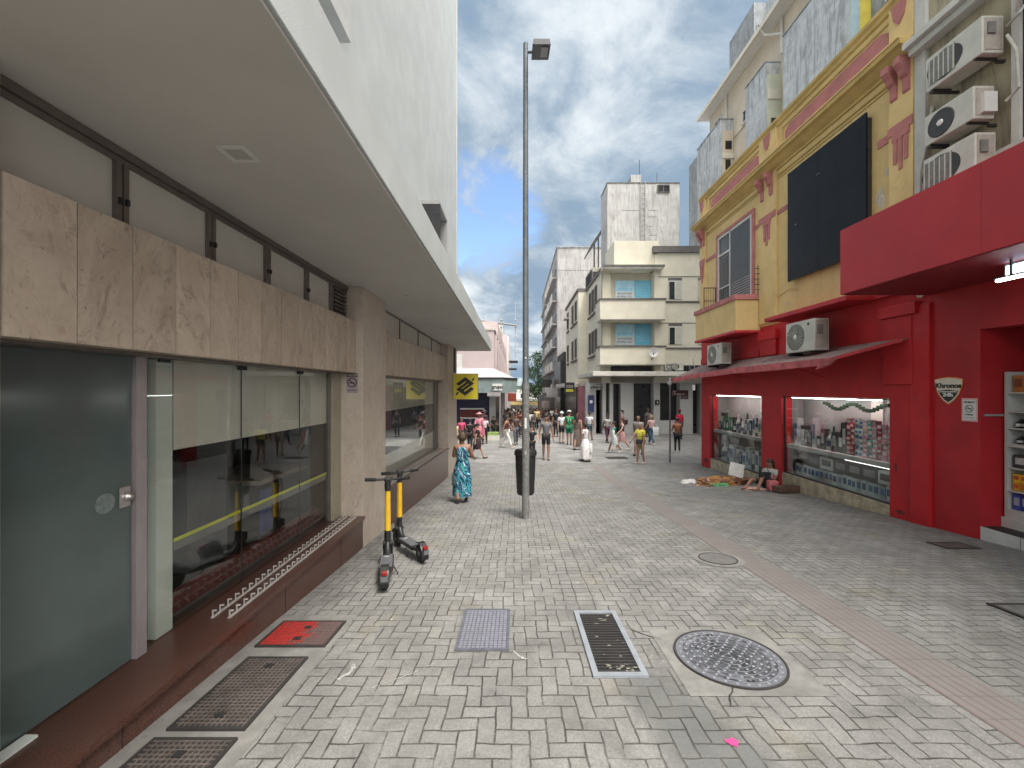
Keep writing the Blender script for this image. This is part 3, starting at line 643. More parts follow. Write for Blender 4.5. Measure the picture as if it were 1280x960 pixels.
# ================================================================== STREET LAMP, BIN, SIGNS
t = thing('street_lamp', 'tall slim grey street lamp pole with one square lamp head', 'street lamp', (.186, 8.06, gz(8.06)))
H = 9.2
M['galv'] = mat('galvanised_pole', (.10, .112, .122), .55, .15, 6, metal=.3, dirt=.3)
M['pole_base'] = mat('sticker_worn_pole', (.15, .15, .145), .7, .3, 14, dirt=.6, scol=(.08, .08, .08))
MB().tube([(0, 0, -.05), (0, 0, 2.6)], .072, 18).build('pole_base', M['pole_base'], t, True)
MB().tube([(0, 0, 2.6), (0, 0, 2.66), (0, 0, H * .6), (0, 0, H)], [.072, .060, .055, .046], 18).build('pole', M['galv'], t, True)
MB().tube([(0, 0, H - .16), (.16, 0, H - .16)], .03, 10).build('arm', M['galv'], t, True)
hd = MB().hexa([(.12, -.35, H - .30), (.46, -.35, H - .30), (.46, .25, H - .12), (.12, .25, H - .12), (.14, -.35, H - .20), (.44, -.35, H - .20), (.44, .25, H - .02), (.14, .25, H - .02)]).build('lamp_head', mat('lamp_head_grey', (.07, .072, .08), .5, .1), t)
def onhead(x0, x1, y0, y1, m, name):
    zz = lambda y: H - .30 + (y + .35) * .3 - .004
    MB().hexa([(x0, y0, zz(y0) - .01), (x1, y0, zz(y0) - .01), (x1, y1, zz(y1) - .01), (x0, y1, zz(y1) - .01), (x0, y0, zz(y0)), (x1, y0, zz(y0)), (x1, y1, zz(y1)), (x0, y1, zz(y1))]).build(name, m, hd)
onhead(.29, .42, -.26, .12, mat('lamp_lens_grey', (.26, .25, .27), .3, .1), 'lens')
B('sticker', M['white'], t, (-.02, .02, -.0745, -.0725, 1.75, 1.95)); B('sticker', M['zinc'], t, (-.022, .022, -.0745, -.0725, 1.25, 1.31))
MB().ball((0, -.05, 3.1), .02).build('bracket', M['white'], t, True)
t = thing('litter_bin', 'black plastic litter bin strapped behind the lamp pole', 'bin', (.19, 8.32, gz(8.32) + .42))
mb = MB(); mb.lathe([(.001, 0), (.15, 0), (.175, .03), (.20, .60), (.205, .78)], sx=1, sy=.75, n=32); mb.build('body', M['black'], t, True)
MB().lathe([(.205, .78), (.225, .79), (.225, .86), (.20, .90), (.185, .90), (.185, .80)], sx=1, sy=.75, n=32).build('rim', M['black'], t, True)
MB().lathe([(.001, .875), (.185, .865)], sx=1, sy=.75, n=32).build('liner', M['white'], t, True)
B('strap', M['iron'], t, (-.065, .065, -.215, -.152, .55, .58), (-.065, .065, -.215, -.132, .2, .23))
g = MB(); [g.box(x - .006, x + .006, -.155, -.145, .1, .7) for x in (-.09, .09)]; g.build('rib', M['black'], t)
# road name post in front of the cream building
yy = 17.4; t = thing('street_name_post', 'thin dark post with a brown street name plate pointing right', 'street sign', (6.44, yy, gz(yy)))
M['brown_sign'] = mat('brown_plate', (.05, .03, .028), .4, .1)
MB().tube([(0, 0, 0), (0, 0, 3.2)], .035, 12).build('post', mat('post_brown', (.10, .085, .085), .5, .2, 12, dirt=.4), t, True)
MB().lathe([(.03, 3.2), (.10, 3.28), (.10, 3.36), (.05, 3.38), (.05, 3.50), (.07, 3.52), (.001, 3.55)], n=16).build('finial', M['zinc'], t, True)
B('name_plate', M['brown_sign'], t, (.09, .76, -.012, .012, 2.77, 3.02)); B('lower_plate', M['brown_sign'], t, (.45, .76, -.010, .010, 2.64, 2.76))
text('lettering', 'Rua', .08, M['white'], t, (.14, -.016, 2.97), FACE_CAM, align='LEFT'); text('lettering', 'Trajano', .12, M['white'], t, (.14, -.016, 2.86), FACE_CAM, align='LEFT', sx=1.3)
text('lettering', 'Centro', .07, M['white'], t, (.5, -.014, 2.70), FACE_CAM, align='LEFT')

def mark(label, pts, w, m, seed=1):
    random.seed(seed); mb = MB(); P_ = [Vector((x, y, 0)) for x, y in pts]; q = []
    for a, b in zip(P_, P_[1:]):
        for k in range(6): q.append(a.lerp(b, k / 6) + Vector((random.uniform(-w, w), random.uniform(-w, w), 0)) * .5)
    L_, R_ = [], []
    for i in range(len(q)):
        d = (q[min(i + 1, len(q) - 1)] - q[max(i - 1, 0)]).normalized(); n_ = Vector((-d.y, d.x, 0)); ww = w * random.uniform(.3, 1)
        for side, s in ((L_, 1), (R_, -1)):
            v = q[i] + n_ * ww * s; side.append(mb.b.verts.new((v.x, v.y, gz(v.y) + .0045)))
    for i in range(len(q) - 1): mb.b.faces.new([L_[i], L_[i + 1], R_[i + 1], R_[i]])
    tag(mb.build('paint_mark', m, None), label, 'paint mark')
PM = mat('dried_plaster', (.30, .30, .285), .9, .4, 25)
mark('long thin whitish scratch across the blocks left of the rectangular lid', [(-1.02, 2.95), (-.78, 3.12), (-.55, 3.33)], .007, PM)
mark('whitish splash on the blocks right of the black grid hatches', [(-1.30, 3.05), (-1.24, 3.15), (-1.27, 3.25)], .02, PM, 4)
mark('small white splash at the near right corner of the rectangular lid', [(-.02, 3.42), (.03, 3.34), (.09, 3.30)], .014, PM, 6)
mark('thin dark crack running from the manhole collar to the left', [(1.25, 3.6), (1.1, 3.72), (.98, 3.83)], .008, M['iron'], 7)
mark('thin dark crack at the near edge of the manhole collar', [(1.55, 2.96), (1.47, 2.86), (1.42, 2.74)], .008, M['iron'], 8)

# ================================================================== AIR CONDITIONERS (local: front looks to -X, length along Y, near end at y=0)
def make_ac(kind='wire', L=.95, Hh=.62, D=.32):
    t = thing('air_conditioner', 'x', 'air conditioner')
    MB().box(0, D, 0, L, 0, Hh, .012).build('casing', M['ac_white'], t)
    cy, cz, r = L * .64, Hh * .5, Hh * .41
    if kind == 'round':
        MB().lathe([(.001, -.012), (r, -.012), (r + .012, -.002)], c=(0, cy, cz), axis='x', n=32).build('fan_grille', mat('dark_grille', (.035, .035, .035), .5, .2), t)
        MB().lathe([(.001, -.03), (r * .2, -.03), (r * .25, -.014)], c=(0, cy, cz), axis='x', n=20).build('hub', M['white'], t)
    elif kind == 'slot':
        q = r * .98
        MB().lathe([(.001, -.004), (q, -.004), (q, .01)], c=(0, cy, cz), axis='x', n=28, sx=1.25, sy=1).build('fan_opening', mat('dark_grille', (.035, .035, .035), .5, .2), t)
        B('grille_panel', M['ac_grille'], t, (-.012, -.005, cy - q * .75, cy + q * 1.12, cz - q * .9, cz + q * .9))
        B('grille_bar', M['ac_white'], t, *[(-.018, -.0125, cy - q * .7 + k * q * .34, cy - q * .7 + k * q * .34 + .014, cz - q * .9, cz + q * .9) for k in range(6)])
    else:
        MB().lathe([(.001, -.004), (r, -.004), (r + .02, .0)], c=(0, cy, cz), axis='x', n=32).build('fan_opening', M['ac_grille'], t)
        g = MB()
        for k in range(20):
            a = 2 * math.pi * k / 20; g.tube([(-.008, cy + r * .2 * math.cos(a), cz + r * .2 * math.sin(a)), (-.014, cy + r * .98 * math.cos(a), cz + r * .98 * math.sin(a))], .003, 4)
        g.build('grille', M['ac_white'], t)
        MB().lathe([(.001, -.024), (r * .16, -.02), (r * .2, -.008)], c=(0, cy, cz), axis='x', n=16).build('hub', M['white'], t)
        B('badge', M['ink'], t, (-.004, -.0005, L * .16, L * .22, Hh * .82, Hh * .9)); 
    B('side_panel', mat('ac_side', (.36, .33, .29), .6, .15, 6, dirt=.3), t, (.03, D - .03, -.008, -.0005, .05, Hh - .04))
    B('valve_cover', M['ac_grille'], t, (.06, D * .55, -.03, -.009, Hh * .5, Hh * .8)) if kind != 'round' else B('valve_cover', M['white'], t, (.1, D - .02, -.06, -.009, Hh * .15, Hh * .75))
    B('foot', M['iron'], t, (0, D, L * .1, L * .14, -.03, -.001), (0, D, L * .86, L * .9, -.03, -.001), (D, D + .35, L * .1, L * .14, -.07, -.031), (-.02, D + .35, L * .86, L * .9, -.07, -.031))
    return t
def place_ac(kind, label, x, y, z, L=.95, Hh=.62, D=.32, group=None, rz=0):
    t = make_ac(kind, L, Hh, D); t['label'] = label; t.location = (x, y, z); t.rotation_euler.z = rz
    if group: t['group'] = group
    return t
place_ac('wire', 'larger white air conditioner with wire fan guard under the red ledge between red pilasters', 6.70, 9.35, .89, .98, .72, .34)
place_ac('wire', 'white air conditioner tucked under the yellow balcony', 6.70, 13.6, .84, .98, .70, .34)
place_ac('slot', 'topmost of the three stacked white air conditioners above the red canopy', 6.95, 6.2, 5.02, .86, .56, .32, 'three air conditioners stacked above the red canopy')
place_ac('round', 'middle stacked air conditioner with round black fan guard and white hub', 6.95, 6.32, 4.12, .76, .50, .32, 'three air conditioners stacked above the red canopy')
place_ac('slot', 'lowest of the three stacked air conditioners resting just above the red canopy', 6.95, 6.30, 3.28, .80, .62, .32, 'three air conditioners stacked above the red canopy')
# ================================================================== YELLOW AND RED BUILDING
yb = thing('yellow_shop_building', 'two storey building with ochre yellow upper floor and bright red ground floor', 'building', (7.4, 12, gz(12)))
YO = Vector(yb.location)
def yp(mb, name, m, parent=None, smooth=False):
    o = mb.build(name, m, parent or yb, smooth); o.data.transform(Matrix.Translation(-YO)); return o
def ybx(name, m, *boxes, parent=None, bev=0):
    if name in SPLIT and len(boxes) > 1:
        for b in boxes: o = ybx(name, m, b, parent=parent, bev=bev)
        return o
    mb = MB()
    for b in boxes: mb.box(*b, bev=bev)
    return yp(mb, name, m, parent)
XW = 7.4
ybx('ground_floor_wall', M['red'], (XW, XW + .3, 15.87, 16.6, -3.4, -.18), (XW, XW + .3, 11.6, 12.53, -3.4, -.18), (XW, XW + .3, 7.38, 8.24, -3.4, -.18), (XW, XW + .3, 7.38, 16.6, -.178, 1.88), (XW + .3, 10.2, 16.35, 16.6, -3.4, 1.88), (10.2, 10.35, 7.4, 16.6, -3.4, 1.88))
ybx('pilaster', M['red'], (XW - .05, XW, 7.40, 7.76, -3.3, 1.55)); ybx('pilaster', M['red'], (XW - .07, XW, 11.75, 12.5, 1.0, 1.45), (XW - .11, XW, 11.7, 12.55, 1.452, 1.72)); ybx('pilaster', M['red'], (XW - .07, XW, 7.72, 8.3, .1, 1.40), (XW - .12, XW, 7.6, 8.35, 1.402, 1.62), bev=.01)
ybx('upper_wall', M['yellow'], (XW, 9.5, 7.67, 16.6, 1.88, 7.55))
ybx('red_ledge', M['red_trim'], (6.74, XW, 8.49, 11.3, 1.83, 1.93), bev=.01); ybx('red_ledge', M['red_trim'], (XW - .1, XW, 7.55, 8.489, 1.84, 1.93))
ybx('beam', M['red_dark'], (XW - .05, XW, 12.6, 16.55, 1.0, 1.2))
# cornice and parapet
prof = [(XW, 6.20), (XW - .04, 6.20), (XW - .04, 6.26), (XW - .10, 6.30), (XW - .22, 6.40), (XW - .30, 6.43), (XW - .30, 6.535), (XW, 6.55)]
yp(MB().prism([(x, z) for x, z in prof], 'y', 7.70, 16.85), 'cornice', M['yellow_shade'])
ybx('cornice_lip', M['yellow'], (XW - .325, XW - .001, 7.71, 16.87, 6.53, 6.56))
yp(MB().prism([(XW, 7.40), (XW - .05, 7.42), (XW - .05, 7.50), (XW - .10, 7.55), (XW - .10, 7.62), (XW + .3, 7.62), (XW + .3, 7.40)], 'y', 7.675, 16.7), 'parapet_cap', M['yellow_shade'])
ybx('string_moulding', M['yellow_shade'], (XW - .035, XW, 8.2, 11.7, 6.02, 6.06), (XW - .035, XW, 12.6, 16.1, 6.02, 6.06), (XW - .02, XW, 8.2, 11.7, 5.94, 5.97), (XW - .02, XW, 12.6, 16.1, 5.94, 5.97))
for (a, b) in ((7.68, 8.18), (11.75, 12.55), (16.15, 16.6)):
    ybx('yellow_pilaster', M['yellow'], (XW - .07, XW, a, b, 1.95, 6.19), (XW - .07, XW, a, b, 6.562, 7.41))
for (a, b) in ((8.25, 11.42), (12.62, 15.75)):
    c = .18; ybx('panel_frame', M['yellow_shade'], (XW - .03, XW, a - .12, b + .12, 7.24, 7.28), (XW - .03, XW, a - .12, a - .08, 6.60, 7.24), (XW - .03, XW, b + .08, b + .12, 6.60, 7.24))
    yp(MB().prism([(a + c, 6.64), (b - c, 6.64), (b, 6.75), (b, 7.08), (b - c, 7.19), (a + c, 7.19), (a, 7.08), (a, 6.75)], 'x', XW - .016, XW + .02), 'pink_panel', M['pink'])
def corbel(y):
    yp(MB().prism([(XW - .07, 6.22), (XW - .28, 6.22), (XW - .28, 6.10), (XW - .2, 6.0), (XW - .17, 5.9), (XW - .11, 5.85), (XW - .10, 5.62), (XW - .07, 5.58)], 'y', y - .07, y + .07), 'corbel', M['pink'])
for y in (7.80, 8.06, 11.95, 12.38, 16.22, 16.47): corbel(y)
for y in (7.95, 12.15, 16.4): yp(MB().prism([(y - .16, 7.41), (y + .16, 7.41), (y + .1, 7.1), (y, 6.98), (y - .1, 7.1)], 'x', XW - .10, XW - .072), 'parapet_ornament', M['pink'])
# pink string course with drops
ybx('string_course', M['pink'], (XW - .02, XW, 15.28, 16.15, 4.93, 5.05), (XW - .02, XW, 12.55, 12.85, 4.93, 5.05), (XW - .02, XW, 11.2, 11.75, 4.93, 5.05), (XW - .02, XW, 8.18, 8.5, 4.90, 5.06), (XW - .09, XW - .071, 7.68, 8.19, 4.93, 5.10), (XW - .09, XW - .071, 11.74, 12.56, 4.93, 5.10), (XW - .09, XW - .071, 16.14, 16.6, 4.93, 5.10))
for y in (7.92, 12.15, 16.37):
    ybx('triglyph', M['pink'], (XW - .09, XW - .071, y - .15, y - .07, 4.35, 4.925), (XW - .09, XW - .071, y - .035, y + .035, 4.20, 4.925), (XW - .09, XW - .071, y + .07, y + .15, 4.35, 4.925), (XW - .095, XW - .071, y - .18, y + .18, 4.80, 4.925))
# balcony
bal = ybx('balcony', M['yellow'], (6.65, XW, 12.6, 15.4, 1.80, 2.72)); ybx('balcony_rim', M['pink'], (6.60, XW, 12.55, 15.45, 2.722, 2.88), bev=.01)
ybx('balcony_base', M['red_trim'], (6.62, XW, 12.57, 15.43, 1.72, 1.798), bev=.01)
ybx('railing', M['iron'], (6.90, 6.925, 15.28, 15.305, 2.88, 3.75), (7.32, 7.345, 15.28, 15.305, 2.88, 3.75), (6.90, 7.345, 15.28, 15.305, 3.72, 3.75), (6.90, 7.345, 15.28, 15.305, 3.25, 3.27), *[(6.985 + .085 * k, 6.995 + .085 * k, 15.287, 15.297, 2.88, 3.72) for k in range(4)])
# balcony door-window
w = ybx('balcony_window', M['pink'], (XW - .06, XW, 12.87, 12.97, 2.2, 5.62), (XW - .06, XW, 15.18, 15.28, 2.2, 5.62), (XW - .06, XW, 12.97, 15.18, 5.52, 5.62))
ybx('frame', M['white_frame'], (XW - .055, XW + .01, 12.98, 13.06, 2.2, 5.5), (XW - .05, XW + .01, 14.28, 14.34, 2.2, 5.5), (XW - .05, XW + .01, 15.10, 15.17, 2.2, 5.5), (XW - .05, XW + .01, 13.06, 15.1, 5.42, 5.5), (XW - .05, XW + .01, 14.34, 15.1, 4.78, 4.85), (XW - .045, XW + .01, 14.34, 15.1, 3.6, 3.65), parent=w)
ybx('pane', M['grey_glass'], (XW - .012, XW + .005, 13.0, 15.15, 2.2, 5.45), parent=w)
ybx('shutter', mat('dark_shutter', (.045, .048, .05), .4, .12, 2), (XW - .045, XW - .02, 13.07, 14.27, 2.9, 5.41), parent=w)
ybx('shutter_slat', M['zinc'], *[(XW - .055, XW - .046, 13.1, 14.2, 2.95 + k * .08, 2.975 + k * .08) for k in range(9)], parent=w)
ybx('security_bar', M['alu'], *[(XW - .045, XW - .03, 14.45 + k * .13, 14.465 + k * .13, 2.88, 4.7) for k in range(5)], parent=w)
ybx('spike_bracket', M['iron'], *[(XW - .22, XW, 12.52, 12.54, 3.0 + k * .16, 3.015 + k * .16) for k in range(5)], (XW - .12, XW - .105, 12.52, 12.54, 2.88, 3.75))
# showcases
gl = M['glass_dark']
for nm, (a, b, zb) in {'far': (12.53, 15.87, -2.61), 'near': (8.24, 11.6, -2.30)}.items():
    w = ybx('showcase_window', M['iron'], (XW + .07, XW + .11, a + .001, b - .001, zb, zb + .03), (XW + .07, XW + .11, a + .001, b - .001, -.215, -.185), (XW + .07, XW + .11, a + .001, a + .03, zb + .03, -.215), (XW + .07, XW + .11, b - .03, b - .001, zb + .03, -.215))
    ybx('glass', gl, (XW + .085, XW + .092, a + .03, b - .03, zb + .03, -.215), parent=w)
    ybx('showcase_base', M['marble'], (XW + .012, XW + .3, a + .002, b - .002, -3.4, zb - .002), bev=.004)
    ybx('showcase_lining', mat('showcase_back', (.30, .31, .31), .7, .15, 1), (XW + .75, XW + .78, a - .2, b + .2, zb - .3, -.1), (XW + .301, XW + .75, a - .2, a - .17, zb - .3, -.1), (XW + .301, XW + .75, b + .17, b + .2, zb - .3, -.1), (XW + .301, XW + .75, a - .17, b + .17, -.16, -.12))
    ybx('display_floor', M['shelf'], (XW + .12, XW + .75, a, b, zb, zb + .02)); ybx('display_shelf', M['shelf'], (XW + .14, XW + .75, a, b, -1.60, -1.50))
    ybx('light_tube', M['led'], (XW + .13, XW + .16, a + .35, b - .25, -.225, -.205)); ybx('shelf_light', mat('dim_led', (1, 1, 1), .5, 0, emit=(1, .98, .95), es=1.3), (XW + .17, XW + .18, a + .1, a + (b - a) * .4, -1.62, -1.61)) if nm == 'near' else None
    ybx('white_panel', M['white'], (XW + .70, XW + .745, a + .95, a + 1.25, -1.5, -.2))
ybx('garland', mat('green_garland', (.01, .03, .012), .9, .3, 30), *[(XW + .2, XW + .26, 8.5 + k * .09, 8.6 + k * .09, -.36 - .14 * math.sin(k * .32) ** 2, -.29 - .14 * math.sin(k * .32) ** 2) for k in range(20)])
# awning over the showcases, torn at its near end
xo = 6.40
aw = MB(); top = lambda x: .97 - (XW - x) * .35 * 1.03
pts = [(XW, 7.8, .98), (7.25, 7.8, .95), (xo, 8.47, .64), (xo, 12, .63), (6.42, 15.0, .56), (6.55, 17.5, .46), (7.3, 17.6, .70), (XW, 16.6, .97)]
n = len(pts); A = [aw.b.verts.new(p) for p in pts]; Bv = [aw.b.verts.new((p[0], p[1], p[2] - .03)) for p in pts]
aw.b.faces.new(A); aw.b.faces.new(Bv[::-1])
for i in range(n): aw.b.faces.new([A[i], Bv[i], Bv[(i + 1) % n], A[(i + 1) % n]])
a_ = yp(aw, 'awning', M['awning_top'])
fa = MB(); e = [(xo, 8.47, .64), (xo, 10.2, .635), (xo, 12, .63), (6.42, 15.0, .56), (6.55, 17.5, .46)]; dr = [.13, .16, .155, .16, .15]
for k in range(4):
    p, q = e[k], e[k + 1]
    fa.hexa([(p[0] - .012, p[1], p[2] - dr[k]), (p[0] + .006, p[1], p[2] - dr[k]), (q[0] + .006, q[1], q[2] - dr[k + 1]), (q[0] - .012, q[1], q[2] - dr[k + 1]), (p[0] - .012, p[1], p[2] + .012), (p[0] + .006, p[1], p[2] + .012), (q[0] + .006, q[1], q[2] + .012), (q[0] - .012, q[1], q[2] + .012)])
fa.hexa([(6.55, 17.494, .31), (6.55, 17.51, .31), (7.3, 17.61, .55), (7.3, 17.594, .55), (6.55, 17.494, .47), (6.55, 17.51, .47), (7.3, 17.61, .71), (7.3, 17.594, .71)])
yp(fa, 'valance', M['awning'], a_)
yp(MB().hexa([(xo, 8.46, .52), (xo + .02, 8.48, .5), (xo + .02, 8.9, .44), (xo, 8.9, .42), (xo - .02, 8.2, .66), (xo, 8.22, .66), (xo + .05, 8.7, .62), (xo - .02, 8.7, .62)]), 'torn_flap', M['awning'], a_)
yp(MB().hexa([(7.24, 7.79, .90), (7.255, 7.79, .90), (xo + .01, 8.47, .585), (xo - .005, 8.47, .585), (7.24, 7.79, .965), (7.255, 7.79, .965), (xo + .01, 8.47, .65), (xo - .005, 8.47, .65)]), 'torn_edge', M['red_trim'], a_)
yp(MB().tube([(XW, 12.9, .3), (6.55, 12.95, .52)], .012, 6).tube([(XW, 10.0, .3), (6.5, 10.0, .58)], .012, 6), 'awning_strut', M['red_dark'], a_)
ybx('awning_seam', M['iron'], *[(6.9, 6.912, y, y + .001, .8, .801) for y in (9,)])
def patch(x, y, z, w, h_, m, seed, name):
    random.seed(seed); pts = [(y + w * math.cos(a) * random.uniform(.5, 1.1), z + h_ * math.sin(a) * random.uniform(.5, 1.1)) for a in [k * .45 for k in range(14)]]
    yp(MB().prism(pts, 'x', x - .0035, x - .0005), name, m)
pl = mat('bare_plaster', (.50, .45, .36), .9, .2, 12)
for k, (y, z, w_, h_) in enumerate([(8.45, 3.9, .12, .25), (8.3, 4.35, .07, .12), (11.3, 2.35, .05, .06), (12.7, 4.4, .05, .1), (10.4, 2.2, .05, .04), (8.55, 3.3, .06, .14)]): patch(XW, y, z, w_, h_, pl, k, 'peeled_patch')
rs = mat('scuffed_red', (.16, .03, .03), .9, .3, 12); gs = mat('grimy_foot', (.09, .05, .045), .9, .4, 9)
for k, (y, z, w_, h_) in enumerate([(11.8, -2.55, .12, .10), (12.3, -2.6, .14, .08), (8.0, -2.35, .1, .06), (8.1, -1.5, .03, .12), (16.2, -2.75, .2, .1)]): patch(XW, y, z, w_, h_, gs if k % 2 else rs, 20 + k, 'scuffed_patch')
patch(XW - .05, 7.55, 1.72, .1, .05, pl, 33, 'peeled_patch')
# black board on the yellow wall
t = thing('black_board', 'large two panel black board fixed on the yellow wall', 'board', (XW - .14, 9.85, 2.86))
B('panel', M['board'], t, (-.02, .02, -1.24, .12, 0, 2.88)); B('panel', M['board'], t, (-.02, .02, .128, 1.24, .01, 2.88))
B('back_frame', M['iron'], t, (.021, .139, -1.2, -1.16, .1, 2.8), (.021, .139, 1.16, 1.2, .1, 2.8), (.021, .06, -1.16, 1.16, .3, .34), (.021, .06, -1.16, 1.16, 2.5, 2.54)); B('screw', M['zinc'], t, (-.03, -.021, .08, .10, 2.3, 2.32), (-.03, -.021, .14, .16, 2.3, 2.32), (-.03, -.021, .9, .93, 1.4, 1.43))
# loose wall cable
tag(MB().tube([(XW - .02, 12.3, 2.95), (XW - .02, 11.7, 2.62), (XW - .02, 11.2, 2.72), (XW - .02, 10.9, 2.6)], .008, 5).build('loose_cable', M['yellow_shade'], None), 'thin loose cable sagging on the yellow wall under the black board', 'cable')
# ---- shop goods behind the glass: a few kinds, many copies
random.seed(11)
def goods(name, cols, shape):
    t = thing(name, 'x', 'product'); m = mat('goods_' + name + str(cols[0]), cols[0], .4, .1, 6, rnd=.35)
    if shape == 'box':
        B('carton', m, t, (0, 1, 0, 1, 0, 1)); B('printed_label', mat('print_' + str(cols[1]), cols[1], .4, .2, 8, rnd=.4), t, (-.02, -.002, .15, .85, .3, .8))
    else:
        MB().lathe([(.001, 0), (.48, 0), (.5, .05), (.5, .62), (.2, .78), (.2, .98), (.001, 1)], c=(.5, .5, 0), n=10).build('bottle_body', m, t, True)
        MB().lathe([(.52, .2), (.52, .5)], c=(.5, .5, 0), n=10).build('bottle_label', mat('print_' + str(cols[1]), cols[1], .4, .2, 8, rnd=.4), t)
    return t
KN = {'white_box': ('box', (.55, .58, .6), (.08, .16, .3)), 'dark_box': ('box', (.03, .035, .04), (.4, .42, .42)), 'red_box': ('box', (.35, .03, .05), (.6, .5, .45)), 'teal_box': ('box', (.08, .30, .30), (.6, .6, .55)), 'pink_box': ('box', (.55, .25, .32), (.6, .6, .6)),
      'black_bottle': ('bot', (.015, .015, .02), (.5, .5, .5)), 'clear_bottle': ('bot', (.42, .45, .46), (.1, .12, .2)), 'black_appliance_box': ('box', (.02, .02, .02), (.2, .2, .22)), 'white_appliance_box': ('box', (.55, .56, .55), (.03, .03, .035))}
PROTO = {}
def good(kind, x, y, z, sx, sy, sz, label, group):
    if kind not in PROTO: PROTO[kind] = t = goods(kind, KN[kind][1:], KN[kind][0])
    else: t = copy_tree(PROTO[kind])
    t.location = (x, y, z); t.scale = (sx, sy, sz); t['label'] = label; t['group'] = group
def fillrow(y0, y1, z, x, kinds, wr, hr, where, stack=1, hmax=.8):
    y = y0
    while y < y1 - wr[0]:
        w = random.uniform(*wr); k = random.choice(kinds); zz = z
        for q in range(stack):
            h = random.uniform(*hr)
            if zz + h > z + hmax: break
            good(k, x + random.uniform(0, .04), y, zz, min(w, .2) , w * .94, h, f"{k.replace('_', ' ')} {where}", f"{k.replace('_', ' ')} items {where}"); zz += h + .002
        y += w
X1 = XW + .26
fillrow(8.35, 9.7, -1.50, X1, ['red_box', 'teal_box', 'pink_box', 'pink_box', 'white_box'], (.10, .15), (.09, .15), 'stacked on the upper shelf of the near showcase', 7, .85)
fillrow(9.7, 11.45, -1.50, X1, ['black_bottle', 'white_box', 'clear_bottle', 'dark_box', 'dark_box'], (.10, .17), (.3, .78), 'standing on the upper shelf of the near showcase')
fillrow(8.3, 11.45, -2.278, X1 - .06, ['white_box'], (.13, .16), (.26, .30), 'lined up on the floor of the near showcase')
fillrow(8.4, 11.3, -1.97, X1 - .04, ['white_appliance_box', 'black_appliance_box', 'black_appliance_box'], (.38, .46), (.26, .3), 'lying above the low row of boxes in the near showcase')
fillrow(12.6, 15.7, -1.50, X1, ['black_bottle', 'dark_box', 'clear_bottle', 'white_box'], (.12, .18), (.25, .75), 'standing on the upper shelf of the far showcase')
fillrow(12.6, 13.5, -1.50, X1 + .21, ['white_box', 'clear_bottle'], (.14, .18), (.18, .25), 'stacked at the back of the far showcase', 4, .95)
fillrow(12.7, 15.5, -2.588, X1 - .04, ['white_box', 'white_box', 'dark_box', 'clear_bottle'], (.14, .22), (.4, .7), 'on the floor of the far showcase')
# ================================================================== NEIGHBOUR with the red canopy
nb = thing('red_canopy_building', 'beige building beside the yellow one with a deep red ground floor and boxy red canopy', 'building', (7.4, 4, gz(4)))
NO = Vector(nb.location)
def nbx(name, m, *boxes, parent=None, bev=0):
    mb = MB()
    for b in boxes: mb.box(*b, bev=bev)
    o = mb.build(name, m, parent or nb); o.data.transform(Matrix.Translation(-NO)); return o
M['beige'] = mat('weathered_beige', (.36, .32, .22), .9, .12, 1.5, .3, 40, streak=.6, scol=(.14, .12, .09), dirt=.3)
M['oldwhite'] = mat('chipped_white', (.50, .50, .47), .9, .1, 2, .3, 40, streak=.5, scol=(.2, .2, .18), dirt=.45)
nbx('upper_wall', M['beige'], (XW, 10, -4, 7.66, 1.7, 13))
nbx('corner_pilaster', M['oldwhite'], (XW - .06, XW, 7.46, 7.665, 2.8, 13))
nbx('ledge', M['oldwhite'], (XW - .30, XW, 1, 7.66, 6.22, 6.34), (XW - .2, XW, 1, 7.64, 6.1, 6.218), bev=.01)
nbx('sill_band', M['oldwhite'], (XW - .12, XW, 2, 6.35, 3.5, 3.62)); w = nbx('window', M['oldwhite'], (XW - .08, XW, 6.05, 6.15, 3.62, 5.9), (XW - .08, XW, 4.2, 6.05, 5.8, 5.9)); nbx('pane', M['grey_glass'], (XW - .03, XW + .002, 4.2, 6.05, 3.62, 5.8), parent=w)
nbx('ground_floor_wall', M['red_dark'], (XW, XW + .35, 6.63, 7.379, -3.2, 1.69), (XW, XW + .35, 1.0, 6.629, .96, 1.69), (XW + .35, 10, 6.63, 7.3, -3, 1.69))
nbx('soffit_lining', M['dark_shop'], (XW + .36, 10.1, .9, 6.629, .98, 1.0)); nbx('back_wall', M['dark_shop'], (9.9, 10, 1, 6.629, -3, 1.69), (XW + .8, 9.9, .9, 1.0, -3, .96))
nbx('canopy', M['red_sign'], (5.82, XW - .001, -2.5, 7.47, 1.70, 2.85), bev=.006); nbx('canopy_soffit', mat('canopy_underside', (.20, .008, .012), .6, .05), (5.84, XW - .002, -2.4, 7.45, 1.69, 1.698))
nbx('canopy_seam', mat('seam', (.22, .02, .02), .6, 0), *[(5.8185, 5.8199, y, y + .004, 1.71, 2.84) for y in (5.2,)])
nbx('step', M['tile'], (XW, 9.5, 3, 6.628, -3.0, -2.175)); nbx('step', M['tile'], (XW + .33, 9.5, 3, 6.628, -2.174, -2.02))
nbx('tile_joint', M['ink'], *[(XW - .002, XW - .0005, y, y + .006, -2.6, -2.18) for y in (5.2, 5.65, 6.1)], (XW + .001, XW + .33, 3, 6.62, -2.1745, -2.173))
nbx('skirting_strip', mat('skirting_red', (.2, .02, .02), .7, .3, 5), (XW - .004, XW - .0005, 6.7, 7.37, -2.62, -2.50))  # thin strip of darker red along the wall foot
nbx('door_bar', M['zinc'], (XW + .05, XW + .34, 6.60, 6.627, -.42, -.39))
lt = thing('canopy_lamp', 'bright white double tube lamp hanging under the red canopy', 'lamp', (6.5, 5.0, 1.69))
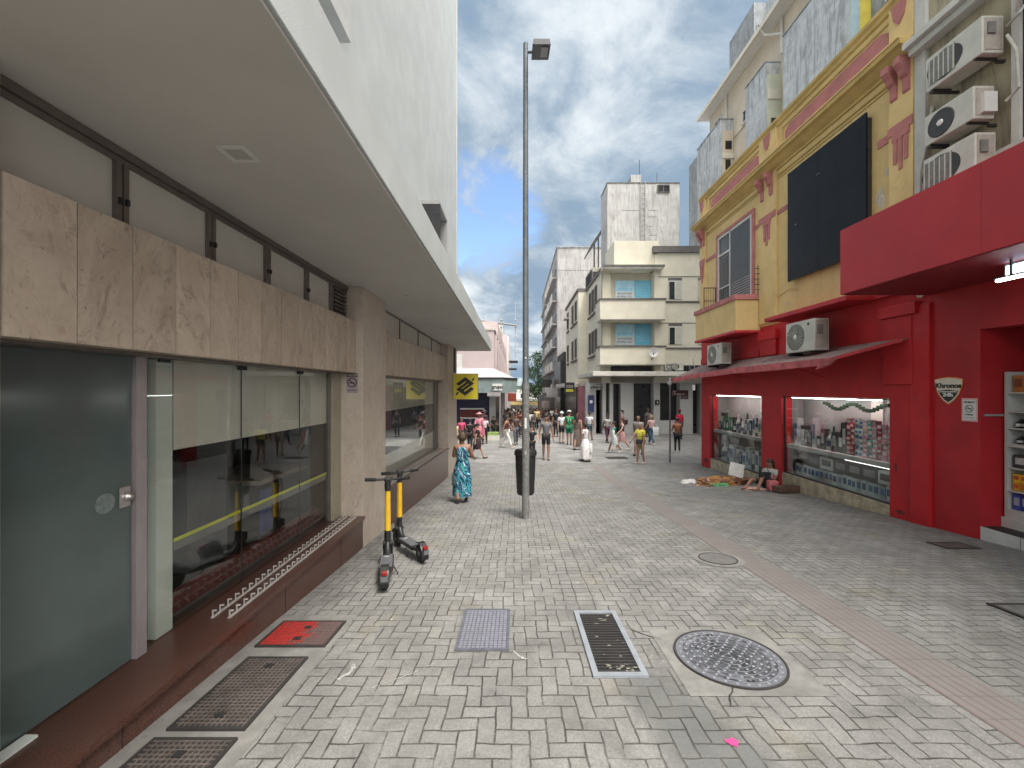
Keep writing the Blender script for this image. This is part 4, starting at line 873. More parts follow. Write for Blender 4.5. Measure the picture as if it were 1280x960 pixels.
B('housing', M['white'], lt, (.10, .32, -.8, .62, -.16, -.001)); B('tube', M['led2'], lt, (-.07, -.02, -.8, .58, -.25, -.22)); B('bracket', M['iron'], lt, (-.09, .0, -.8, .6, -.215, -.195), (-.07, -.05, .4, .42, -.195, -.001)); B('diffuser', mat('cool_lamp', (.6, .7, .8), .3, 0, emit=(.6, .75, .95), es=2.2), lt, (.095, .0995, -.78, .6, -.15, -.03))
# shelf cabinet with goods just inside
sh = thing('display_cabinet', 'tall white shelf cabinet full of goods on the tiled step', 'cabinet', (XW + .35, 5.2, -2.02))
Hc = 2.30
B('side', M['shelf'], sh, (0, .35, 1.36, 1.40, 0, Hc), (0, .35, -.6, -.56, 0, Hc)); B('back', M['shelf'], sh, (.33, .35, -.56, 1.36, 0, Hc)); 
lv = [.16, .52, .88, 1.24, 1.42, 1.78, 2.05]
lvl = [.14, .38, .72, .92, 1.06, 1.48, 1.78, 2.04]
lv = [.12, .42, .78, 1.12, 1.40, 1.66, 1.96]
for k, z in enumerate(lv): B('shelf', M['shelf'], sh, (0, .33, -.56, 1.36, z, z + (.05 if k == 3 else .02)))
B('base_board', M['shelf'], sh, (.0, .02, -.56, 1.36, .0, .12))
def cabinet_row(z, kinds, n, w, h, label):
    for k in range(n): good(random.choice(kinds), XW + .40, 6.54 - (k + 1) * w, -2.02 + z, .2, w * .92, h, label, label + ' set')
KN['yellow_pack'] = ('box', (.60, .35, .03), (.45, .08, .03)); KN['blue_pack'] = ('box', (.03, .05, .28), (.4, .4, .5)); KN['brown_pack'] = ('box', (.35, .14, .04), (.15, .05, .03))
cabinet_row(.145, ['blue_pack'], 7, .11, .24, 'blue pack on the lowest shelf of the white cabinet'); cabinet_row(.445, ['yellow_pack'], 7, .10, .13, 'yellow pack in the lower layer on the second shelf'); cabinet_row(.58, ['yellow_pack'], 7, .10, .12, 'yellow pack in the upper layer on the second shelf')
cabinet_row(.80, ['dark_box'], 3, .2, .2, 'dark item on the third shelf of the white cabinet'); cabinet_row(1.172, ['black_bottle', 'dark_box'], 5, .14, .12, 'dark item on the middle shelf of the white cabinet'); cabinet_row(1.42, ['black_bottle'], 6, .1, .14, 'small bottle on the upper shelf of the white cabinet'); cabinet_row(1.98, ['brown_pack'], 4, .15, .26, 'brown pack on the top shelf of the white cabinet')
# signs on the deep red wall
t = thing('alarm_shield_sign', 'shield shaped alarm company sign with orange rim and 24h on the red wall', 'sign', (XW - .006, 7.11, -.02))
def shield(s, x0, x1, name, m):
    pts = [(-.235, .20), (-.12, .225), (0, .235), (.12, .225), (.235, .20), (.225, .08), (.17, -.06), (.09, -.17), (0, -.235), (-.09, -.17), (-.17, -.06), (-.225, .08)]
    return MB().prism([(y * s, z * s) for y, z in pts], 'x', x0, x1).build(name, m, t)
shield(1, -.006, 0, 'rim', mat('orange_rim', (.72, .26, .06), .5, .05)); shield(.93, -.009, -.0065, 'plate', mat('shield_cream', (.66, .60, .50), .4, .05))
MB().prism([(-.165, .0), (0, .018), (.165, .0), (.13, -.075), (.07, -.145), (0, -.195), (-.07, -.145), (-.13, -.075)], 'x', -.011, -.0095).build('black_field', M['ink'], t)
B('stripe', M['white'], t, (-.0125, -.0115, -.14, .14, -.025, -.008)); text('lettering', 'Khronos', .115, M['ink'], t, (-.011, 0, .085), FACE_W, sx=1.05, bold=.004); text('lettering', '24h', .085, M['white'], t, (-.0135, 0, -.07), FACE_W, sx=1.3, bold=.004)
MB().box(-.012, -.0095, .05, .15, .055, .115).build('emblem_stroke', mat('maroon', (.25, .02, .02), .5, 0), t).hide_render = False
bpy.data.objects.remove([o for o in t.children if o.name.startswith('emblem_stroke')][0])
t = thing('prohibition_notice', 'white notice with pink border and no-smoking symbol below the shield sign', 'notice', (XW - .006, 6.78, -.33))
B('border', mat('notice_border', (.68, .36, .36), .5, .05), t, (-.004, 0, -.12, .12, -.19, .19)); B('sheet', M['white'], t, (-.0065, -.0045, -.095, .095, -.165, .165))
o = ring(.062, .010, 0, M['ink'], t, 'prohibition_ring'); o.location = (-.008, 0, .02); o.rotation_euler = (0, 0, R(90))
MB().box(-.0085, -.007, -.055, .055, -.005, .005).xf(Matrix.Translation((0, 0, .02)) @ Matrix.Rotation(R(45), 4, 'X')).build('slash', M['ink'], t)
MB().box(-.009, -.0075, -.04, .04, .014, .026).build('cigarette', M['ink'], t)
text('lettering', 'PROIBIDO', .034, M['ink'], t, (-.008, 0, .125), FACE_W); text('lettering', 'FUMAR', .034, M['ink'], t, (-.008, 0, -.08), FACE_W); B('text_bar', M['zinc'], t, (-.0085, -.0068, -.08, .08, -.135, -.12))
# pipes of the stacked air conditioners
hs = thing('insulated_pipes', 'white insulated pipes looping around the three stacked air conditioners', 'pipe', (7.3, 6, 4.5))
for pts, r in (([(7.2, 6.0, 5.45), (7.1, 5.85, 5.6), (7.25, 5.8, 5.75), (7.38, 5.9, 5.5)], .022), ([(7.2, 6.1, 5.2), (7.22, 6.0, 4.9), (7.32, 6.05, 4.4), (7.3, 6.2, 4.3)], .02), ([(7.22, 6.12, 5.35), (7.15, 5.9, 5.35), (7.3, 5.85, 5.65), (7.39, 5.8, 5.75)], .016), ([(7.36, 7.35, 5.0), (7.33, 7.42, 4.4), (7.28, 7.5, 3.9), (7.3, 7.52, 3.2), (7.25, 7.45, 2.87)], .026)):
    o = MB().tube(pts, r, 8).build('hose', M['ac_white'], hs, True); o.data.transform(Matrix.Translation((-7.3, -6, -4.5)))
# ================================================================== APARTMENT BLOCK behind the yellow building
def mk(root, K=1):
    O_ = Vector(root.location)
    def f(name, m, *boxes, parent=None, bev=0):
        if name in SPLIT and len(boxes) > 1:
            for b in boxes: o = f(name, m, b, parent=parent, bev=bev)
            return o
        mb = MB()
        for b in boxes:
            if isinstance(b, MB): mb = b
            else: mb.box(*b, bev=bev)
        o = mb.build(name, m, parent or root); o.data.transform(Matrix.Translation(-O_) @ Matrix.Scale(K, 4)); return o
    return f
def window_set(f, fm, pm, spots, depth=.08, t=.07):   # spots on planes: ('x', xface, y0, y1, z0, z1) facing -X, or ('y', yface, x0, x1, z0, z1) facing -Y
    for s in spots:
        ax, p, a, b, z0, z1 = s
        def bx(d0, d1, u0, u1, w0, w1): return (p - d1, p - d0, u0, u1, w0, w1) if ax == 'x' else (u0, u1, p - d1, p - d0, w0, w1)
        w = f('window', fm, bx(0, depth, a, a + t, z0, z1), bx(0, depth, b - t, b, z0, z1), bx(0, depth, a + t, b - t, z1 - t, z1), bx(0, depth, a + t, b - t, z0, z0 + t), bx(0, depth * .7, (a + b) / 2 - t / 2, (a + b) / 2 + t / 2, z0 + t, z1 - t))
        f('pane', pm, bx(.004, depth * .4, a + t, b - t, z0 + t, z1 - t), parent=w)
ap = thing('apartment_block', 'tall peach apartment block with stained grey blind bays rising behind the yellow building', 'building', (14.3, 14, gz(14)))
f = mk(ap, 1.36)
f('wall', M['apt'], (10.5, 18, 0, 22.55, -4, 14.65)); f('eave', M['white'], (9.95, 18.3, -1, 22.75, 14.66, 14.80)); f('gutter', M['cream'], (9.9, 9.949, -1, 22.8, 14.62, 14.82))
bays = [(19.1 + 1.0, 22.7, 9.9, 13.05, M['blind']), (22.702, 23.8, 9.9, 12.75, M['blind2']), (16.5, 17.94, 9.9, 12.97, M['blind']), (12.3, 15.4, 9.9, 13.06, M['blind'])]
for (a, b, x, z, m) in bays: f('blind_bay', m, (x, 10.499 if a < 22.7 else 12, a, b, -4, z)); f('bay_coping', M['blind2'], (x - .03, 10.49, a - .02, b + .02, z + .001, z + .05)) if a < 22 else None
f('bay_side', M['apt'], (9.96, 10.49, 20.07, 20.099, 6, 12.5)); f('bay_side', mat('pale_green_render', (.50, .52, .42), .85, .06), (9.96, 10.49, 16.47, 16.499, 6, 12.5))
f('bay_side', mat('light_blue_render', (.36, .48, .52), .85, .1, 2, streak=.3), (9.9, 10.12, 12.25, 12.299, 6, 13.1)); f('bay_side', mat('bright_yellow_render', (.62, .52, .08), .85, .1, 2, streak=.2), (10.121, 10.5, 12.25, 12.299, 6, 16))
f('bay_side', M['blind2'], (10.45, 10.499, 8, 12.249, 6, 14.5))
f('louvre', M['dark_shop'], (10.1, 10.35, 20.05, 20.069, 10.6, 11.1), (10.1, 10.35, 20.05, 20.069, 8.9, 9.4), (10.1, 10.4, 20.05, 20.069, 11.6, 12.0)); f('louvre', M['dark_shop'], (10.1, 10.3, 16.45, 16.469, 10.1, 10.75), (10.1, 10.3, 16.45, 16.469, 8.1, 8.5))
f('side_slab', M['cream'], (9.95, 10.49, 20.03, 20.068, 11.15, 11.4), (9.95, 10.49, 20.03, 20.068, 9.5, 9.8), (9.96, 10.49, 16.44, 16.468, 11.5, 11.9))
window_set(f, M['white_frame'], M['grey_glass'], [('x', 10.5, 21.2, 21.9, 13.1, 14.0), ('x', 10.5, 18.6, 19.2, 12.2, 12.8), ('x', 10.5, 18.3, 19.3, 9.9, 10.8), ('x', 10.5, 15.65, 16.1, 11.6, 12.7), ('x', 10.5, 15.65, 16.1, 9.5, 10.6)])
window_set(f, M['white_frame'], M['grey_glass'], [('x', 10.45, 11.2, 11.7, 10.9, 11.5)])
f('rain_pipe', M['white'], (10.40, 10.46, 20.6, 20.66, 11, 14.6), (10.40, 10.46, 16.3, 16.36, 13.2, 14.6), (10.40, 10.46, 21.0, 21.04, 11, 12.8))
pp = MB().tube([(9.95, 16.9, 14.62), (10.1, 16.9, 14.4), (10.43, 16.33, 14.0)], .04, 8); f('rain_pipe', M['white'], pp)
f('wall_conduit', M['iron'], (10.44, 10.455, 17.9, 20.0, 12.05, 12.07))
rt = thing('roof_tower', 'grey rooftop tower block standing above the eave of the apartment block', 'building', (16.3, 28.5, 20.1)); f = mk(rt, 1.36)
f('wall', M['blind2'], (11.5, 14, 20.1, 22.4, 14.8, 18.7)); f('side_wall', M['blind'], (12.15, 15, 18, 20.099, 14.8, 18.9)); window_set(f, M['zinc'], M['grey_glass'], [('y', 20.1, 11.6, 12.0, 16.5, 17.6)], t=.04)
# ================================================================== CREAM CORNER BUILDING
cb = thing('cream_corner_building', 'cream three storey corner building with projecting balconies and dark copings', 'building', (8, 32, gz(30))); f = mk(cb)
Z0 = 30.0
u = lambda px, y=Z0: (px - 645) / F * y
h = lambda py, y=Z0: (487 - py) / F * y
f('side_wing', M['cream'], (6.23, 9, 31.2, 36.4, -1, 8.6)); f('side_wing', M['cream'], (5.46, 12, 36.41, 45.4, -1, 8.6))
f('coping', M['cream_dark'], (6.12, 6.5, 30.2, 36.35, 8.601, 8.85), (5.35, 6.35, 36.36, 36.7, 8.601, 8.85), (5.35, 5.7, 36.7, 45.5, 8.601, 8.85))
f('front_wall', M['cream'], (6.25, 9.99, Z0 + .9, 31.2, .5, 8.6), (9.99, 13.4, Z0, 36, .5, 9.75), (6.25, 6.9, 30.3, 30.9, .5, 8.6))
f('corner_edge_strip', M['cream_dark'], (6.235, 6.28, 30.27, 30.299, 1.9, 8.5))
f('attic_block', M['cream'], (7.1, 10.3, Z0 + .1, 33, 8.85, 10.76)); f('attic_block', M['cream'], (9.9, 10.45, Z0 + .2, 30.8, 8.6, 10.5))
f('parapet_wall', M['cream'], (10.2, 13.4, Z0 - .02, 36.01, 9.751, 9.85)); f('coping', M['cream_dark'], (9.85, 13.4, Z0 - .2, Z0 + .5, 9.851, 10.3), (9.85, 10.2, Z0 + .5, 36, 9.851, 10.3))
f('balcony_roof', M['slab'], (6.15, 10.5, 29.5, 31, 8.6, 8.82)); f('roof_edge', M['cream_dark'], (6.12, 10.55, 29.45, 29.49, 8.7, 8.86))
for zt, zb in ((h(374.8, 29.2), h(399.5, 29.2)), (h(434, 29.2), h(456, 29.2))):
    f('balcony', M['cream'], (5.9, u(831, 29.2), 29.2, Z0 + .89, zb, zt)); f('balcony_rail', M['cream_dark'], (5.86, u(833, 29.2), 29.14, 29.45, zt + .001, zt + .12), (5.86, 6.1, 29.45, 30.8, zt + .001, zt + .12))
    f('balcony_edge', M['cream_dark'], (5.88, u(831, 29.2), 29.16, 29.199, zb - .06, zb + .02))
for zt in (h(345.5), h(403.5)): f('moulding', M['cream_dark'], (u(823), 13.4, Z0 - .03, Z0 - .001, zt - .04, zt))
for zt in (h(376.5), h(434.5)): f('moulding', M['cream_dark'], (u(832), 13.4, Z0 - .10, Z0 - .001, zt - .1, zt))
M['blueA'] = mat('pale_blue_poster', (.36, .62, .78), .4, .12, 1.5); M['blueB'] = mat('blue_blind', (.12, .44, .62), .4, .12, 2)
for (a, b) in ((351, 374.5), (405.5, 431.5)):
    y = Z0 + .9; w = f('window', M['white_frame'], (u(768.5, y), u(816, y), y - .05, y - .001, h(b, y), h(a, y)))
    f('pane', M['blueB'], (u(793, y), u(815, y), y - .08, y - .051, h(b, y), h(a, y)), parent=w)
    po = thing('window_poster', 'pale blue poster with phone numbers in the %s balcony window' % ('upper' if a < 400 else 'lower'), 'poster', (u(780.5, y), y - .06, h(b, y)))
    W = u(792.5, y) - u(769, y); Hh = h(a, y) - h(b, y)
    B('sheet', M['blueA'], po, (-W / 2, W / 2, -.03, 0, .02, Hh)); B('lower_field', mat('poster_white', (.55, .62, .66), .4, .05), po, (-W / 2, W / 2, -.034, -.0305, .02, Hh * .42))
    text('lettering', 'VENDE-SE', .26, M['blueB'], po, (0, -.036, Hh * .53), FACE_CAM); text('lettering', '48 3222-0600', .19, M['ink'], po, (0, -.038, Hh * .30), FACE_CAM); text('lettering', '48 99961-2727', .19, M['ink'], po, (0, -.038, Hh * .14), FACE_CAM)
    for k in range(8): f('blind_slat', M['blueA'], (u(794, y), u(814, y), y - .088, y - .081, h(a + 3 + k * 2.5, y), h(a + 3.5 + k * 2.5, y)), parent=w)
M['curtain'] = mat('curtain', (.45, .46, .40), .8, .1, 6)
for (x0, x1, a, b) in ((835, 852.5, 347.5, 374), (835.5, 852.5, 404.5, 430.5), (872.5, 876.5, 347.5, 374), (872.5, 876.5, 404.5, 430.5)):
    w = f('window', M['cream_dark'], (u(x0), u(x1), Z0 - .04, Z0 - .001, h(b), h(a))); xm = u((x0 + x1) / 2)
    f('frame', M['white_frame'], (u(x0), u(x1), Z0 - .08, Z0 - .041, h(a + 5), h(a + 3.5)), (xm - .05, xm + .05, Z0 - .08, Z0 - .041, h(b), h(a + 5)), (u(x0), u(x0) + .06, Z0 - .08, Z0 - .041, h(b), h(a + 5)), (u(x1) - .06, u(x1), Z0 - .08, Z0 - .041, h(b), h(a + 5)), parent=w)
    f('pane', M['curtain'], (xm + .05, u(x1) - .06, Z0 - .06, Z0 - .0411, h(b), h(a + 5)), parent=w); f('pane', M['grey_glass'], (u(x0) + .06, xm - .05, Z0 - .06, Z0 - .0411, h(b), h(a + 5)), parent=w)
zz = [(h(374.5) + .15, h(350)), (h(432) + .1, h(408))]
window_set(f, M['cream_dark'], M['grey_glass'], [('x', 6.23, y, y + .75, a, a + 1.75) for a in (2.95, 6.3) for y in (31.9, 33.2, 34.5)] + [('x', 5.46, y, y + 1.0, a, a + 1.7) for a in (2.9, 6.3) for y in (37.3, 39.4, 43.0)], t=.09)
f('window_sill', M['cream_dark'], *[(6.10, 6.229, 31.6, 35.6, z, z + .12) for z in (2.6, 5.95)], *[(5.33, 5.459, 37.0, 41.0, z, z + .12) for z in (2.6, 5.95)], *[(5.33, 5.459, 42.6, 44.4, z, z + .12) for z in (2.6, 5.95)])
f('box_window', M['slab'], (5.0, 5.45, 42.8, 44.2, 7.3, 7.45))
# ground floor
gf = M['shop_grey']; YG = Z0 + .3
def q(px): return u(px, YG)
f('ground_wall', gf, (q(733), q(745), YG, 31, -3.6, .5), (q(753), q(757.5), YG, 31, -3.6, .5), (q(762), q(766.5), YG, 31, -3.6, .5), (q(776), q(792), YG, 31, -3.6, .5), (q(817), q(825), YG, 31, -3.6, .5), (q(850), q(866), YG, 31, -3.6, .5), (q(880), 13.45, YG, 31, -3.6, .5), (q(825), q(850), YG, 31, -3.6, h(526, YG)), (q(745), q(753), YG, 31, h(480, YG), .5), (q(757.5), q(762), YG, 31, h(479, YG), .5), (q(766.5), q(776), YG, 31, h(479.5, YG), .5), (q(792), q(817), YG, 31, h(479, YG), .5), (q(825), q(850), YG, 31, h(479, YG), .5), (q(866), q(880), YG, 31, h(480, YG), .5))
f('dark_opening', M['dark_shop'], (q(745), q(880), 31.01, 31.2, -3.5, .5)); f('ground_side', gf, (6.0, 6.2, 31.01, 36.4, -3.8, .5)); f('ground_side', M['dark_shop'], (5.3, 5.46, 36.5, 45.4, -3.8, .5))
f('canopy', M['slab'], (5.3, 13.3, 28.6, YG - .001, h(470, 28.6), h(464.3, 28.6)), (5.3, 6.2, YG, 35.5, h(470, 28.6), h(464.3, 28.6)), (4.3, 5.5, 35.51, 45, .2, .55), bev=.03)
f('transom_band', M['cream_dark'], (6.3, u(770), Z0 + .4, Z0 + .6, .9, 1.3)); f('band_recess', M['dark_shop'], (6.6, 9.9, Z0 + .5, Z0 + .8, 1.1, 1.65), (u(832), 13.4, Z0 - .02, Z0 - .001, .95, 1.75))
M['pinkcol'] = mat('pink_column_paint', (.40, .15, .18), .8, .15, 2); f('pink_column', M['pinkcol'], (5.2, 5.9, 33.4, 35.2, -3.6, .3)); f('blue_column', mat('blue_lilac', (.22, .22, .32), .8, .2, 2), (5.6, 6.0, 31.5, 33.3, -3.6, .3))
for (x, yy, z, W, Hh, c, lab) in ((u(843, 29.6), 29.6, h(463, 29.6), .9, .55, 0, 'white outdoor air conditioner at the middle of the cream building canopy'), (u(834, 29.6), 29.6, h(463, 29.6), .7, .5, 1, 'round fan air conditioner on the cream building canopy beside the balcony')):
    t = place_ac('wire' if c else 'slot', lab, x + W / 2, yy, z, W, Hh, .3, rz=R(-90)); t.rotation_euler.z = R(90); t.location.x = x + W / 2 + .2
d = thing('satellite_dish', 'small white satellite dish on the lower cream balcony', 'satellite dish', (u(815, 29.1), 28.75, h(449, 29.1)))
MB().lathe([(.001, .1), (.2, .06), (.34, 0), (.35, .01), (.2, .08), (.001, .12)], c=(0, 0, .45), axis='y', n=20).build('dish', M['white'], d, True); MB().tube([(0, .45, 0), (0, .1, .1), (0, .05, .42)], .03, 6).tube([(0, .1, .3), (.05, -.3, .45)], .012, 6).build('arm', M['iron'], d)
tag(MB().tube([(u(869, 29.2), 29.2, h(462, 29.2)), (u(866, 29.2), 29.2, h(450, 29.2)), (u(870, 29.2), 29.3, h(444, 29.2))], .03, 6).tube([(u(863, 29.2), 29.2, h(462, 29.2)), (u(861, 29.2), 29.2, h(455, 29.2))], .02, 6).build('bent_mast', M['zinc'], None), 'thin bent pale mast on the cream building canopy beside the red awning', 'mast')
# shop signs of the side street
def sign(name, label, x0, x1, y, z0, z1, m, body=None, size=.2, tm=None, sx=1):
    t = thing(name, label, 'sign', ((x0 + x1) / 2, y, z0)); B('board', m, t, (-(x1 - x0) / 2, (x1 - x0) / 2, -.06, .06, 0, z1 - z0))
    if body: text('lettering', body, size, tm or M['white'], t, (0, -.07, (z1 - z0) / 2), FACE_CAM, sx=sx, bold=.01)
    return t
def S(px0, px1, py0, py1, y): return (u(px0, y), u(px1, y), y, h(py1, y), h(py0, y))
t = sign('shop_sign', 'black shop sign with yellow lower band at the cream building side', *S(706, 718, 478, 492, 34.5), M['ink']); B('yellow_band', mat('sign_green_yellow', (.45, .45, .03), .5, .2, 5), t, (-.3, .3, -.075, -.0605, .15, .36)); B('pale_lines', M['zinc'], t, (-.28, .28, -.075, -.0605, .5, .56), (-.28, .28, -.075, -.0605, .62, .68))
sign('fascia_sign', 'grey wall sign with dark lettering at the left end of the cream shopfront', *S(738, 752, 481, 487, 30.15), M['shop_grey'], 'vivara', .34, M['ink'])
sign('small_plaque', 'small black square plaque between the dark doors of the cream building', *S(819, 824, 500, 506, YG - .1), M['ink'], 'S', .2)
sign('hanging_sign', 'white vertical hanging sign beside the far red corner', *S(865.5, 868.5, 481, 488, 28), M['white'])
t = sign('blue_poster', 'blue and white poster with a round emblem on the column', *S(735, 742.5, 494, 515, 30.2), mat('navy_poster', (.03, .04, .14), .5, .1)); MB().lathe([(.001, -.07), (.12, -.07), (.12, -.06)], c=(0, 0, .75), axis='y', n=20).build('emblem', M['white'], t)
# ---- white stair tower
wt = thing('white_water_tower', 'old white tower block with ladder rising behind the cream building', 'building', (11, 38, 8)); f = mk(wt)
f('wall', M['tower'], (7.9, 14.15, 36, 38.6, 4, 17.85)); f('cap', M['tower'], (10.0, 10.9, 36.2, 37.5, 17.85, 18.7)); f('top_edge', M['cream_dark'], (7.86, 14.19, 35.96, 38.64, 17.851, 17.93))
lx = u(803.5, 36); f('ladder', M['zinc'], (lx - .22, lx - .17, 35.9, 35.94, 9.5, 18), (lx + .17, lx + .22, 35.9, 35.94, 9.5, 18), *[(lx - .17, lx + .17, 35.9, 35.94, 9.8 + k * .45, 9.84 + k * .45) for k in range(18)])
window_set(f, M['cream_dark'], M['grey_glass'], [('y', 36, u(821.5, 36), u(837, 36), h(241, 36), h(231.5, 36))], t=.06)
f('rendered_crack', M['blind2'], *[(u(811, 36), u(811 + w_, 36), 35.985, 35.999, h(y_, 36), h(y_ - .5, 36)) for y_, w_ in ((263, 11), (271, 9), (283, 4), (294, 9))], *[(u(778, 36), u(798, 36), 35.985, 35.999, h(263, 36), h(262.6, 36))])
f('mast', M['iron'], (u(799, 36.5), u(799, 36.5) + .05, 36.5, 36.55, 18.7, 20.2), (u(821, 36.5), u(821, 36.5) + .04, 36.5, 36.54, 17.9, 19))
gb = thing('grey_annex', 'low grey blind annex right of the white tower', 'building', (15, 38, 8)); f = mk(gb); f('wall', M['blind2'], (14.25, 18, 44.2, 46, 4, h(275, 37))); f('joint', M['cream_dark'], (14.25, 17, 44.18, 44.199, h(286.5, 37), h(286, 37)))
rp = thing('rooftop_shed', 'dark sloping rooftop shed with barred opening left of the white tower', 'shed', (7.4, 40, 8.9)); f = mk(rp)
f('wall', M['cream'], (7.15, 9, 38.8, 43, 8.0, 11.4)); f('dark_opening', M['dark_shop'], (7.1, 7.149, 38.9, 42, 9.3, 11.2), (7.16, 7.9, 38.75, 38.799, 9.3, 11.0)); f('bars', M['iron'], *[(7.0, 7.05, 39 + k * .4, 39.06 + k * .4, 9.2, 11.3) for k in range(8)])
f('roof', M['cream_dark'], MB().hexa([(7.05, 39, 13.4), (8.6, 39, 15.7), (8.6, 43, 15.7), (7.05, 43, 13.4), (7.05, 39, 13.6), (8.6, 39, 15.9), (8.6, 43, 15.9), (7.05, 43, 13.6)])); f('post', M['iron'], (7.3, 7.42, 39.1, 39.2, 11.4, 13.7), (7.7, 7.8, 39.1, 39.2, 11.4, 14.2))
# ================================================================== GREY TOWER BLOCK further down
gt = thing('grey_office_block', 'tall grey office block with long rows of windows down the right side of the street', 'building', (5.3, 60, gz(55))); f = mk(gt)
Y1, Y2 = 53.4, 84.0
f('end_wall', M['grey_bld'], (5.32, 11.5, Y1, Y1 + .4, -6, 18.2)); f('wall', M['grey_bld'], (5.3, 11.5, Y1 + .401, Y2, -6, 18.15)); f('end_joint', M['blind2'], (8.2, 8.26, Y1 - .02, Y1 - .001, 3, 18.1), (5.32, 11, Y1 - .02, Y1 - .001, 15.3, 15.36)); f('roof_edge', M['blind2'], (5.2, 11.6, Y1 - .1, Y2, 18.21, 18.35))
f('balcony_slab', M['zinc'], *[(4.75, 5.299, Y1 + .5, 70, z, z + .16) for z in (-.6, 2.4, 5.4, 8.4, 11.4, 14.4)], *[(4.95, 5.299, 71, Y2, z, z + .16) for z in (-.6, 2.4, 5.4, 8.4, 11.4, 14.4)])
f('balcony_panel', M['slab'], *[(4.72, 4.78, a, a + 3.4, z + .16, z + 1.3) for z in (-.6, 2.4, 5.4, 8.4, 11.4, 14.4) for a in (55, 60, 65)])
window_set(f, M['zinc'], M['grey_glass'], [('x', 5.3, a, a + 2.4, z + 1.4, z + 2.7) for z in (-.6, 2.4, 5.4, 8.4, 11.4, 14.4) for a in (54.3, 58, 62, 66, 72, 76, 80)], t=.12)
f('lower_dark_front', M['dark_shop'], (4.9, 5.29, 46, 53.3, -4, 3.2)); f('dark_gap', mat('dark_gap', (.05, .048, .045), .9, .2), (5.3, 9, 46, 53.3, -4, 4.2)); f('shopfront', mat('far_shopfront', (.12, .11, .11), .8, .5, .3), (4.5, 5.29, 55, Y2, -6, -1.0)); f('ac_unit', M['white'], (7.0, 7.7, Y1 - .5, Y1 - .1, 9.4, 10))
sign('far_shop_sign', 'dark hanging shop sign on the grey office block', 3.5, 4.9, 57, .3, 1.4, M['ink']); sign('far_awning_sign', 'grey projecting sign board above the far crowd', 3.6, 5.1, 49, -.9, .1, M['zinc']); sign('far_round_sign', 'brownish sign over the far crowd on the right pavement', 3.2, 4.2, 52, -2.3, -1.4, mat('far_sign_brown', (.2, .17, .16), .7, .2))
# ================================================================== PINK BUILDING (left, beyond the crossing)
pk = thing('pink_corner_building', 'pale pink corner building with a grey green canopy left beyond the crossing', 'building', (-2, 28, gz(27))); f = mk(pk)
f('wall', M['pinkwall'], (-12, -1.42, 27, 60, .8, 3.85)); f('upper_wall', M['pinkwall'], (-12, -1.45, 33, 60, 3.851, 5.4)); f('ground_wall', M['dark_shop'], (-12, -1.6, 27.6, 60, -5, .8)); f('roof_parapet', M['slab'], (-12, -1.35, 26.95, 60, 3.852, 4.0)) ; f('stucco_mark', M['white'], (-4.0, -3.5, 26.97, 26.99, 1.2, 2.3))
f('pilaster', M['pinkwall'], *[(-1.42, -1.28, y, y + .35, .7, 3.7) for y in (28, 31, 34, 37, 40, 44, 48, 52, 56)]); window_set(f, M['zinc'], M['grey_glass'], [('x', -1.42 + .12, y, y + 1.5, 1.3, 3.1) for y in ()])
for y in (28.9, 31.9, 34.9, 37.9, 41.3, 45.3, 49.3, 53.3):
    w = f('window', M['zinc'], (-1.42, -1.36, y, y + 1.6, 1.3, 3.2)); f('pane', M['grey_glass'], (-1.36, -1.34, y + .1, y + 1.5, 1.4, 3.1), parent=w)
cz0, cz1 = -.2, .66
f('canopy', M['canopy_green'], MB().prism([(-12, 25.5), (-.75, 25.5), (.05, 27.2), (.05, 45), (-1.6, 45), (-1.6, 27.4), (-12, 27.4)], 'z', cz0, cz1)); f('canopy_edge', M['ink'], MB().prism([(-12, 25.44), (-.72, 25.44), (.1, 27.18), (.1, 45), (-1.5, 45), (-1.5, 27.3), (-12, 27.3)], 'z', cz1 + .001, cz1 + .09))
f('canopy_roof', mat('canopy_roof_grey', (.40, .37, .38), .8, .1, 1, streak=.2), MB().hexa([(-12, 25.6, cz1 + .1), (-.8, 25.6, cz1 + .1), (-.1, 27.0, cz1 + .1), (-12, 27, cz1 + .1), (-12, 26.6, cz1 + .7), (-1.5, 26.6, cz1 + .7), (-1.4, 26.99, cz1 + .7), (-12, 26.99, cz1 + .7)]))
f('shop_pillar', M['zinc'], (-1.7, -1.3, 26.6, 27.0, -3.4, cz0 - .001), (-1.0, -.8, 28.0, 28.3, -3.5, cz0 - .001)); f('shop_band', M['white'], (-3.7, -2.1, 27.5, 27.56, -1.32, -1.22), (-3.7, -2.1, 27.5, 27.56, -1.92, -1.84)); f('blue_panel', mat('navy_front', (.02, .02, .06), .4, .2), (-5, -1.7, 27.55, 27.59, -3.2, -.3)); f('blue_panel', mat('far_red_awning', (.35, .08, .05), .8, .2), (-.9, .05, 46, 50, -1.3, -.4))
f('shop_lettering_band', mat('maroon_band', (.12, .02, .015), .6, .2), (-3.7, -2.1, 27.52, 27.58, -1.83, -1.33))
sign('canopy_sign', 'small white rounded sign on the grey green canopy of the pink building', *S(615.5, 628, 479.5, 488, 25.3), M['white'], 'grupo', .28, M['ink'])
yy = 23.5; t = thing('street_name_post', 'thin post with grey street name plates below the pink building canopy', 'street sign', (u(625, yy), yy, gz(yy)))
